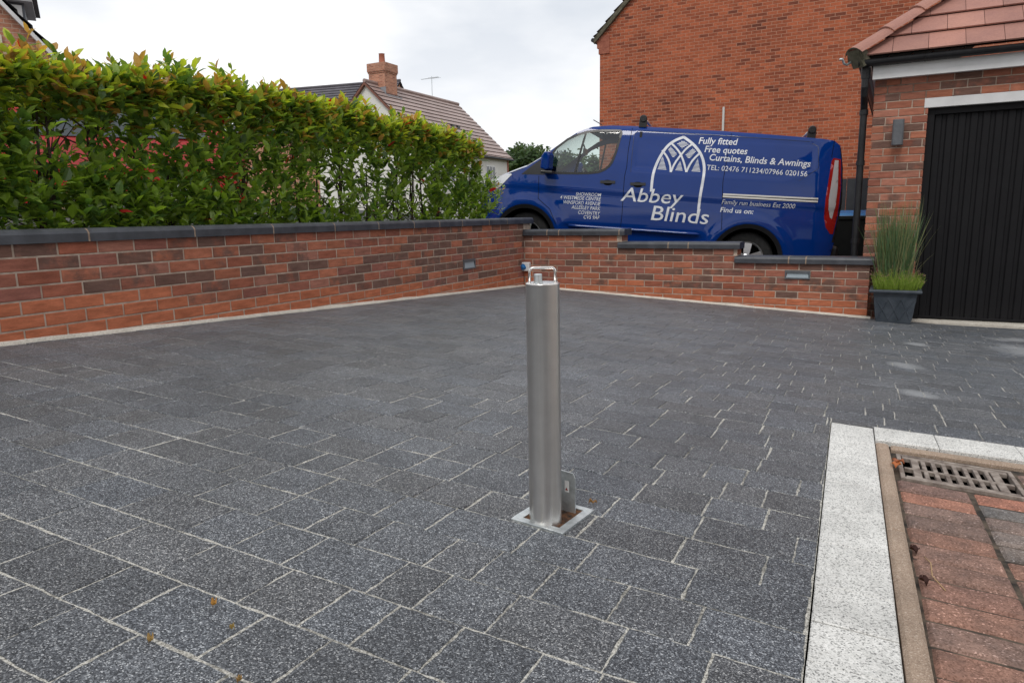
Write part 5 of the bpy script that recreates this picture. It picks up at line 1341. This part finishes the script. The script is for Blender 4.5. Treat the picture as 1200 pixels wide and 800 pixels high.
# ------------------------------------------------------------------ houses
def quad_uv(mb, a, b, h0, h1, mi=0, off=0):
    """vertical wall from a to b (xy), z h0..h1, uv in metres"""
    a, b = Vector(a), Vector(b); L = (b-a).length
    mb.face([(a.x, a.y, h0), (b.x, b.y, h0), (b.x, b.y, h1), (a.x, a.y, h1)], mi, None, [(off, h0), (off+L, h0), (off+L, h1), (off, h1)])
def gable_house(name, label, A, d, n, W, Lg, zg, ze_, pitch, wallm, tilem, over=.25, verge=None, rows=True, gauge=.32, vergew=.16):
    """gable face starts at A (front-left), runs along d for W; house extends along n for Lg"""
    e = empty(name, (A.x, A.y, zg), label, 'house')
    T_ = math.tan(pitch); zr = ze_ + W/2*T_
    pt = lambda s, t, z: Vector((A.x, A.y, 0)) + d*s + n*t + Vector((0, 0, z))
    mb = MB()
    for t, fl in ((0, False), (Lg, True)):
        q = [pt(0, t, zg), pt(W, t, zg), pt(W, t, ze_), pt(W/2, t, zr), pt(0, t, ze_)]; uv = [(0, zg), (W, zg), (W, ze_), (W/2, zr), (0, ze_)]
        mb.face(q if not fl else q[::-1], 0, None, uv if not fl else uv[::-1])
    for s, fl in ((0, True), (W, False)):
        q = [pt(s, 0, zg), pt(s, Lg, zg), pt(s, Lg, ze_), pt(s, 0, ze_)]; uv = [(0, zg), (Lg, zg), (Lg, ze_), (0, ze_)]
        mb.face(q if not fl else q[::-1], 0, None, uv if not fl else uv[::-1])
    wpart(mb, 'wall', wallm, e)
    mb = MB(); rl = (W/2+over)/math.cos(pitch); nrow = int(rl/gauge)+1
    for sd in (0, 1):
        def rp(r, t, lift):
            s = W/2 - (r*math.cos(pitch)) if sd == 0 else W/2 + r*math.cos(pitch); z = zr + .06 - r*math.sin(pitch)
            nn = (-d if sd == 0 else d)*math.sin(pitch) + Vector((0, 0, math.cos(pitch)))
            return pt(s, t, z) + nn*lift
        for j in range(nrow):
            r0, r1 = j*gauge, min(rl, (j+1)*gauge+.02)
            k = .92+.16*random.random(); cells = steps(-over*.5, Lg+over*.5, max(1, int(Lg/1.2)))
            for a, b in zip(cells, cells[1:]):
                kk = k*(.95+.1*random.random()); c = (kk, kk, kk, 1)
                q = [rp(r0, a, .0), rp(r0, b, .0), rp(r1, b, .045), rp(r1, a, .045)]; mb.face(q if sd == 1 else q[::-1], 0, c)
                q = [rp(r1, a, .045), rp(r1, b, .045), rp(r1, b, -.01), rp(r1, a, -.01)]; mb.face(q if sd == 1 else q[::-1], 0, (.35, .35, .35, 1))
        mb.face([rp(0, -over*.5, -.06), rp(0, Lg+over*.5, -.06), rp(rl, Lg+over*.5, -.06), rp(rl, -over*.5, -.06)], 0, (.4, .4, .4, 1))
    roof = wpart(mb, 'roof', tilem, e)
    mb = MB()
    mb.tube([pt(W/2, -over*.5, zr+.10), pt(W/2, Lg+over*.5, zr+.10)], .10, 8)
    wpart(mb, 'ridge', tilem, e)
    # verges on the near gable
    mb = MB()
    for sd in (0, 1):
        s_end = -over if sd == 0 else W+over; z_end = zr + .06 - (W/2+over)*T_
        o0 = pt(W/2, -over*.5-.02, zr-.10); v = pt(s_end, -over*.5-.02, z_end-.16) - o0
        mb.box(o0, v, n*(over*.5+.02), (0, 0, vergew))
    wpart(mb, 'bargeboard', verge or M['tile_moss'], e)
    for sd in (0, 1):
        mb = MB(); s_ = -over-.04 if sd == 0 else W+over+.04; z_ = zr - (W/2+over)*T_ + .0
        mb.tube([pt(s_, -over*.4, z_), pt(s_, Lg+over*.4, z_)], .055, 8)
        wpart(mb, 'gutter', M['black_plastic'], e)
    return e, pt, zr, roof
# gable end across the side passage
GA = Vector((2.435, 19.5, 0)); zg = -2.0
e, pt, zr, _ = gable_house('gable_house', 'tall orange-red brick gable end of a house, filling the sky behind the van', GA, dR, nR, 11.0, 9.0, zg, 4.62, math.radians(44), M['gable_brick'], M['tile_brown'], over=.14, vergew=.13)
mb = MB()
for k in range(3): mb.box(pt(-.03-.045*k, -.02, 4.12+.15*k), dR*(.30+.045*k), nR*.3, (0, 0, .148), 0)
wpart(mb, 'corbel', M['tile_moss'] if False else m_simple_noise('corbel_brick', (.26, .08, .05), (.36, .13, .08), 8, .9), e)
mb = MB(); c = pt(3.25, -.06, 0); mb.tube([c + Vector((0, 0, zg)), c + Vector((0, 0, 2.52))], .028, 10); mb.box(pt(3.20, -.02, 1.6), dR*.1, nR*.03, (0, 0, .04)); wpart(mb, 'vent_pipe', mat('grey_pipe', (.42, .42, .40), .5), e, smooth=True)
# white rendered house
AW = Vector((-7.25, 37.8, 0)) - dR*3.55; dW = -dL
e, pt, zr, rf = gable_house('rendered_house', 'white rendered house with brown tiled roof and a brick chimney, beyond the hedge', AW, dR, dW, 7.1, 9.0, -1.2, 3.55, math.radians(42.5), M['render'], M['tile_brown'], over=.28, verge=mat('brown_red_verge', (.20, .085, .06), .8), gauge=.36, vergew=.13)
mb = MB()
def uvbox(mb, o, ax, ay, z, mi=0):
    o, ax, ay = Vector(o), Vector(ax), Vector(ay); P0 = [o, o+ax, o+ax+ay, o+ay]
    for i in range(4):
        a, b = P0[i], P0[(i+1) % 4]; L = (b-a).length; q = [a, b, b+Vector((0, 0, z)), a+Vector((0, 0, z))]
        mb.face(q, mi, None, [(0, 0), (L, 0), (L, z), (0, z)])
    mb.face([p+Vector((0, 0, z)) for p in P0], mi, None, [(0, 0), (.1, 0), (.1, .1), (0, .1)])
uvbox(mb, pt(3.05, .9, zr-1.0), dR*1.05, dW*1.05, 1.75); uvbox(mb, pt(2.99, .84, zr+.70), dR*1.17, dW*1.17, .42)
uvbox(mb, pt(3.02, .87, zr+.62), dR*1.11, dW*1.11, .10)
ch_ = wpart(mb, 'chimney', M['pink_brick'], e)
mb = MB(); mb.lathe(pt(3.55, 1.45, zr+1.1), [(.20, 0), (.17, .06), (.15, .55), (.17, .57), (.001, .57)], 14); cp = mb.build('chimney_pot', mat('terracotta', (.36, .13, .08), .8), None, smooth=True); 
cp.parent = ch_; cp.matrix_parent_inverse = Matrix.Translation(-ch_.location-e.location) if False else Matrix.Identity(4)
cp.location = -e.location
mb = MB(); mb.box(pt(2.9, .8, zr-.62), dR*1.3, dW*.03, (0, 0, .5)); mb.box(pt(4.05, .8, zr-.62), dR*.25, dW*1.3, (0, 0, .10)); wpart(mb, 'flashing', mat('lead', (.25, .26, .28), .6), e)
mb = MB(); mb.box(pt(7.10, -.02, 3.28), dR*.04, dW*9.0, (0, 0, .17)); mb.box(pt(7.10, 8.88, -1.2), dR*.05, dW*.10, (0, 0, 4.5)); wpart(mb, 'brick_band', M['pink_brick'] if False else mat('brick_trim', (.40, .15, .10), .85), e)
for (t0, t1) in ((6.2, 7.3), (1.5, 2.7)):
    mb = MB(); mb.box(pt(7.06, t0, 1.75), dR*.06, dW*(t1-t0), (0, 0, 1.15)); wn = wpart(mb, 'window', M['white_frame'], e)
    mb = MB()
    for k in range(3):
        a = t0+.07+k*(t1-t0-.04)/3; mb.box(pt(7.121, a, 1.83), dR*.004, dW*((t1-t0-.04)/3-.07), (0, 0, .99))
    p_ = mb.build('pane', M['house_glass'], wn); p_.location = -e.location
mb = MB(); c = pt(3.55, 6.2, zr); mb.tube([c, c+Vector((0, 0, 1.3))], .02, 6); mb.tube([c+Vector((0, 0, 1.2))-dR*.75, c+Vector((0, 0, 1.2))+dR*.5], .018, 5)
for k in range(6): q = c+Vector((0, 0, 1.2))+dR*(.5-.12*k); mb.tube([q-dW*.22, q+dW*.22], .01, 4)
wpart(mb, 'aerial', M['steel_dull'], e)
mb = MB(); mb.box(pt(5.4, 4.9, zr-1.98), dR*.3, dW*.25, (0, 0, .28)); mb.box(pt(5.4, 5.5, zr-1.98), dR*.3, dW*.25, (0, 0, .28)); wpart(mb, 'roof_vent', M['trim'], e)
# darker roof further back left
AB = Vector((-20.5, 53.0, 0)); dd_ = Vector((.30, .954, 0)); nn_ = Vector((.954, -.30, 0))
e2_, pt2, zr2, _ = gable_house('dark_roofed_house', 'dark brown roofed house mostly hidden behind the hedge, left of the white rendered house', AB, dd_, nn_, 8.0, 12.0, -1.2, 6.0, math.radians(42), M['pink_brick'], M['tile_dark'], over=.3)
# brick house with dormer, far left
LHn = Vector((-.515, .857, 0)).normalized(); LHd = Vector((LHn.y, -LHn.x, 0))
# gable face: its right-hand slope comes down towards the hedge
right_low = Vector((-8.55, 14.0, 0)); WH = 8.0
AL = right_low - LHd*WH
e3, pt3, zr3, _ = gable_house('brick_house', 'pinkish brick house with cream panels and a dormer, at the far left above the hedge', AL, LHd, LHn, WH, 9.0, -1.2, 3.15, math.radians(50), M['pink_brick'], M['tile_dark'], over=.3, verge=M['white_upvc'], vergew=.10)
mb = MB()
for (s0, z0, s1, z1) in ((6.75, 2.8, 7.25, 3.95), (5.75, 3.0, 6.35, 5.1), (4.3, 3.4, 5.0, 6.4)):
    mb.face([pt3(s0, -.03, z0), pt3(s1, -.03, z0), pt3(s1, -.03, z1 - (s1-s0)*1.15), pt3(s0, -.03, z1)])
    mb.face([pt3(s0, -.0, z0), pt3(s1, 0, z0), pt3(s1, -.03, z0), pt3(s0, -.03, z0)])
wpart(mb, 'cream_panel', mat('cream_stucco', (.62, .56, .46), .85), e3)
mb = MB(); mb.box(pt3(3.2, -.05, 3.6), LHd*.9, LHn*.04, (0, 0, 1.2)); wn = wpart(mb, 'window', M['trim'], e3)
mb = MB(); mb.box(pt3(3.27, -.06, 3.67), LHd*.76, LHn*.012, (0, 0, 1.06)); p_ = mb.build('pane', M['house_glass'], wn); p_.location = -e3.location
# dormer on the right-hand slope
def sub(mb, name, m, par, root): o = mb.build(name, m, par); o.location = -root.location; return o
mb = MB(); mb.box(pt3(6.8, .5, 3.3), LHd*.84, LHn*1.1, (0, 0, .80)); dm = wpart(mb, 'dormer', mat('dormer_grey', (.10, .11, .13), .6), e3)
mb = MB(); mb.box(pt3(6.5, .32, 4.10), LHd*1.28, LHn*1.5, (0, 0, .07)); sub(mb, 'fascia', M['white_upvc'], dm, e3)
mb = MB()
A_ = [pt3(6.3, .25, 4.18), pt3(7.86, .25, 4.18), pt3(7.86, 1.9, 4.18), pt3(6.3, 1.9, 4.18)]
B_ = [pt3(6.3, 1.05, 4.85), pt3(7.3, 1.05, 4.85)]
mb.face([A_[0], A_[1], B_[1], B_[0]]); mb.face([A_[2], A_[3], B_[0], B_[1]]); mb.face([A_[1], A_[2], B_[1]]); mb.face(A_[::-1]); sub(mb, 'roof', M['tile_dark'], dm, e3)
mb = MB(); mb.box(pt3(7.28, .47, 3.45), LHd*.32, LHn*.02, (0, 0, .60)); w_ = sub(mb, 'window', M['white_frame'], dm, e3)

# unseen house added behind the viewer, to be mirrored in paint and steel
e4, pt4, *_ = gable_house('reflection_house', 'unseen red brick house added behind the viewer for reflections in van and bollard', Vector((9, -13, 0)), Vector((-1, 0, 0)), Vector((0, -1, 0)), 11, 8, -1.6, 3.6, math.radians(38), M['pink_brick'], M['tile_brown'])
for (s0, z0) in ((1.5, .0), (7.0, .0), (1.5, 2.2), (7.0, 2.2)):
    mb = MB(); mb.box(pt4(s0, -.04, z0), Vector((-1.6, 0, 0)), Vector((0, .08, 0)), (0, 0, 1.1)); wpart(mb, 'window', M['white_frame'], e4)

# ------------------------------------------------------------------ side gate and wheelie bin
gt = empty('side_gate', (6.1, 12.6, -1.3), 'dark grey boarded gate in the gap between the garage and the brick gable', 'gate')
mb = MB()
for k in range(11): mb.box((5.05+.16*k, 12.9-.087*k, -1.4), dR*.0+Vector((.155, -.084, 0)), (.01, .02, 0), (0, 0, 1.93))
wpart(mb, 'boards', M['panel_grey'], gt)
mb = MB(); mb.box((5.0, 12.96, -1.4), (.1, 0, 0), (0, .1, 0), (0, 0, 2.0)); wpart(mb, 'post', M['panel_grey'], gt); mb = MB(); mb.box((6.8, 12.0, -1.4), (.1, 0, 0), (0, .1, 0), (0, 0, 2.0)); wpart(mb, 'post', M['panel_grey'], gt)
bn = empty('wheelie_bin', (5.32, 11.15, VP(5.32, 11.15)), 'dark wheelie bin with a blue lid, in the gap between the van and the garage', 'bin'); bn.rotation_euler = (0, 0, math.radians(-28))
mb = MB(); A = [(-.24, -.26, .06), (.24, -.26, .06), (.24, .24, .06), (-.24, .24, .06)]; B = [(-.29, -.33, .98), (.29, -.33, .98), (.29, .33, .98), (-.29, .33, .98)]
for i in range(4): mb.face([A[i], A[(i+1) % 4], B[(i+1) % 4], B[i]])
mb.face(A[::-1]); mb.face(B); mb.box((-.30, -.345, .93), (.6, 0, 0), (0, .69, 0), (0, 0, .05)); mb.build('body', M['bin_plastic'], bn, bevel=.01)
mb = MB(); L0 = [(-.30, -.36, .985), (.30, -.36, .985), (.30, .34, 1.0), (-.30, .34, 1.0)]; L1 = [(-.26, -.31, 1.03), (.26, -.31, 1.03), (.26, .30, 1.07), (-.26, .30, 1.07)]
for i in range(4): mb.face([L0[i], L0[(i+1) % 4], L1[(i+1) % 4], L1[i]])
mb.face(L1); mb.face(L0[::-1]); mb.build('lid', M['blue_plastic'], bn, bevel=.01)
mb = MB(); mb.tube([(-.27, .38, .95), (.27, .38, .95)], .016, 8); mb.build('handle', M['bin_plastic'], bn, smooth=True)
for sg in (-1, 1):
    mb = MB(); mb.lathe((sg*.26, .27, .1), [(.001, -.03), (.1, -.03), (.1, .03), (.001, .03)], 20, 0, (1, 0, 0)); mb.build('wheel', M['rubber'], bn)

# ------------------------------------------------------------------ trees
def tree(loc, h, cr, seed, label, n=5200, ls=.30, trunk=.32, tone=1.0, name='leafy_tree'):
    rg = random.Random(seed); e = empty(name, loc, label, 'tree', 'trees beyond the houses'); L = Vector(loc)
    mb = MB(); top = Vector((0, 0, h*.62)); mb.tube([(0, 0, -.3), (0, 0, h*.2), (rg.gauss(0, .1), rg.gauss(0, .1), h*.42), top], [trunk, trunk*.75, trunk*.55, trunk*.25], 9); lobes = []
    for k in range(11):
        a = rg.random()*6.28; el = rg.uniform(-.1, 1.2); r = cr*rg.uniform(.45, .72); c = Vector((math.cos(a)*math.cos(el)*r, math.sin(a)*math.cos(el)*r, h*.60+math.sin(el)*r*1.0)); lobes.append((c, cr*rg.uniform(.30, .50)))
        st_ = Vector((0, 0, h*rg.uniform(.25, .5))); mb.tube([st_, st_.lerp(c, .5)+Vector((0, 0, .2)), c], [trunk*.35, trunk*.2, trunk*.06], 6)
    lobes.append((Vector((0, 0, h*.68)), cr*.55)); mb.build('trunk', M['bark'], e, smooth=True)
    mb = MB()
    for i in range(n//6):
        c, r = rg.choice(lobes); v = Vector((rg.gauss(0, 1), rg.gauss(0, 1), rg.gauss(0, 1))).normalized(); p = c + v*r*(rg.random()**.35); p.z = max(p.z, h*.22)
        g = rg.uniform(.65, 1.35)*tone; cc = (0.045*g, 0.082*g, 0.028*g, 1) if rg.random() < .7 else (0.075*g, 0.115*g, 0.034*g, 1)
        for q in range(6):
            pp = p + Vector((rg.gauss(0, 1), rg.gauss(0, 1), rg.gauss(0, .7)))*ls*1.1; d1 = Vector((rg.gauss(0, 1), rg.gauss(0, 1), rg.gauss(0, .8))).normalized(); d2 = d1.orthogonal().normalized()*ls*.55*rg.uniform(.5, 1)
            d1 = d1*ls*rg.uniform(.6, 1.1); mb.face([pp-d1, pp+d2, pp+d1, pp-d2], 0, cc)
    mb.build('crown', M['treeleaf'], e); return e
tree((1.6, 60, -1.5), 7.6, 2.7, 2, 'dark green rounded tree just right of the rendered house roof', 6200, .26)
tree((4.4, 62, -1.5), 6.6, 3.0, 3, 'lower green tree above the van bonnet, right of the taller one', 5200, .26)
tree((8.2, 64, -1.5), 6.0, 3.0, 4, 'green tree mostly hidden behind the van cab', 4200, .3)
tree((-17, -22, -1.2), 9, 4.2, 8, 'unseen broad tree added behind the viewer on the left for reflections', 3500, .5)  # this tree and the next are unseen, added for reflections
tree((17, -24, -1.2), 10, 4.6, 9, 'unseen broad tree added behind the viewer on the right for reflections', 3500, .5)

# ------------------------------------------------------------------ fallen leaves and twigs
rg = random.Random(6)
def dry_leaf(x, y, size, col, lift, label, yaw=0.0):
    e_z = lift; mb = MB(); n = 7; ca_, sa_ = math.cos(yaw), math.sin(yaw)
    rows = []
    for k in range(n+1):
        t = k/n; w_ = size*.32*math.sin(PI*min(.98, t*.92+.04)); z = .006*math.sin(t*PI)+.004*math.sin(t*9)
        rows.append([Vector((size*(t-.5), w_*q, z+abs(q)*.006*(1+.5*math.sin(t*7)))) for q in (-1, 0, 1)])
    for a, b in zip(rows, rows[1:]):
        for i in range(2): mb.face([Vector((p.x*ca_-p.y*sa_, p.x*sa_+p.y*ca_, p.z)) for p in (a[i], b[i], b[i+1], a[i+1])], 0, (*col, 1))
    o = mb.build('dry_leaf', M['leafbits'], None, smooth=True); o.location = (x, y, lift); return tag(o, label, 'leaf', 'fallen leaves')
lf = [(-.563, 1.205, .017, (.42, .22, .06), 'orange-yellow fallen leaf on the dark paving at lower left'), (-.62, 1.085, .017, (.34, .22, .09), 'small tan leaf at the lower left edge of the paving'),
      (-.50, 1.13, .010, (.36, .25, .09), 'tiny yellow leaf scrap on the lower left paving'), (-.985+.55, .99, .014, (.34, .21, .09), 'tan leaf scrap at the bottom edge of the paving'),
      (.21, 1.79, .022, (.30, .17, .08), 'brown leaf at the rear corner of the bollard frame')]
for x, y, s_, c, lb in lf: dry_leaf(x, y, s_, c, G(x, y)+.003, lb, rg.random()*6)
x, y = bw(.212, -.50)
dry_leaf(x, y, .05, (.50, .17, .07), G(x, y)+.0, 'curled orange leaf beside the left end of the drain grating', 1.0)
x, y = bw(.218, -.475); dry_leaf(x, y, .04, (.36, .13, .07), G(x, y)+.006, 'smaller brown leaf lying on the orange one by the drain', 2.2)
for a, b, lb in ((.215, -1.21, 'dark shrivelled leaf against the kerb edge, nearer the drain'), (.222, -1.385, 'dark shrivelled leaf against the kerb edge, nearer the viewer')):
    x, y = bw(a, b); dry_leaf(x, y, .036, (.05, .022, .018), GL(x, y)+.004, lb, 1.3)
mb = MB(); pts = [(.235, -1.23), (.245, -1.27), (.243, -1.33), (.262, -1.40)]
mb.tube([Vector((*bw(a, b), GL(*bw(a, b))+.004+.004*math.sin(k*2))) for k, (a, b) in enumerate(pts)], .0012, 5)
tag(mb.build('twig', mat('dry_straw', (.42, .28, .14), .8), None, smooth=True), 'thin dry stalk lying on the red block paving near the kerb', 'twig')
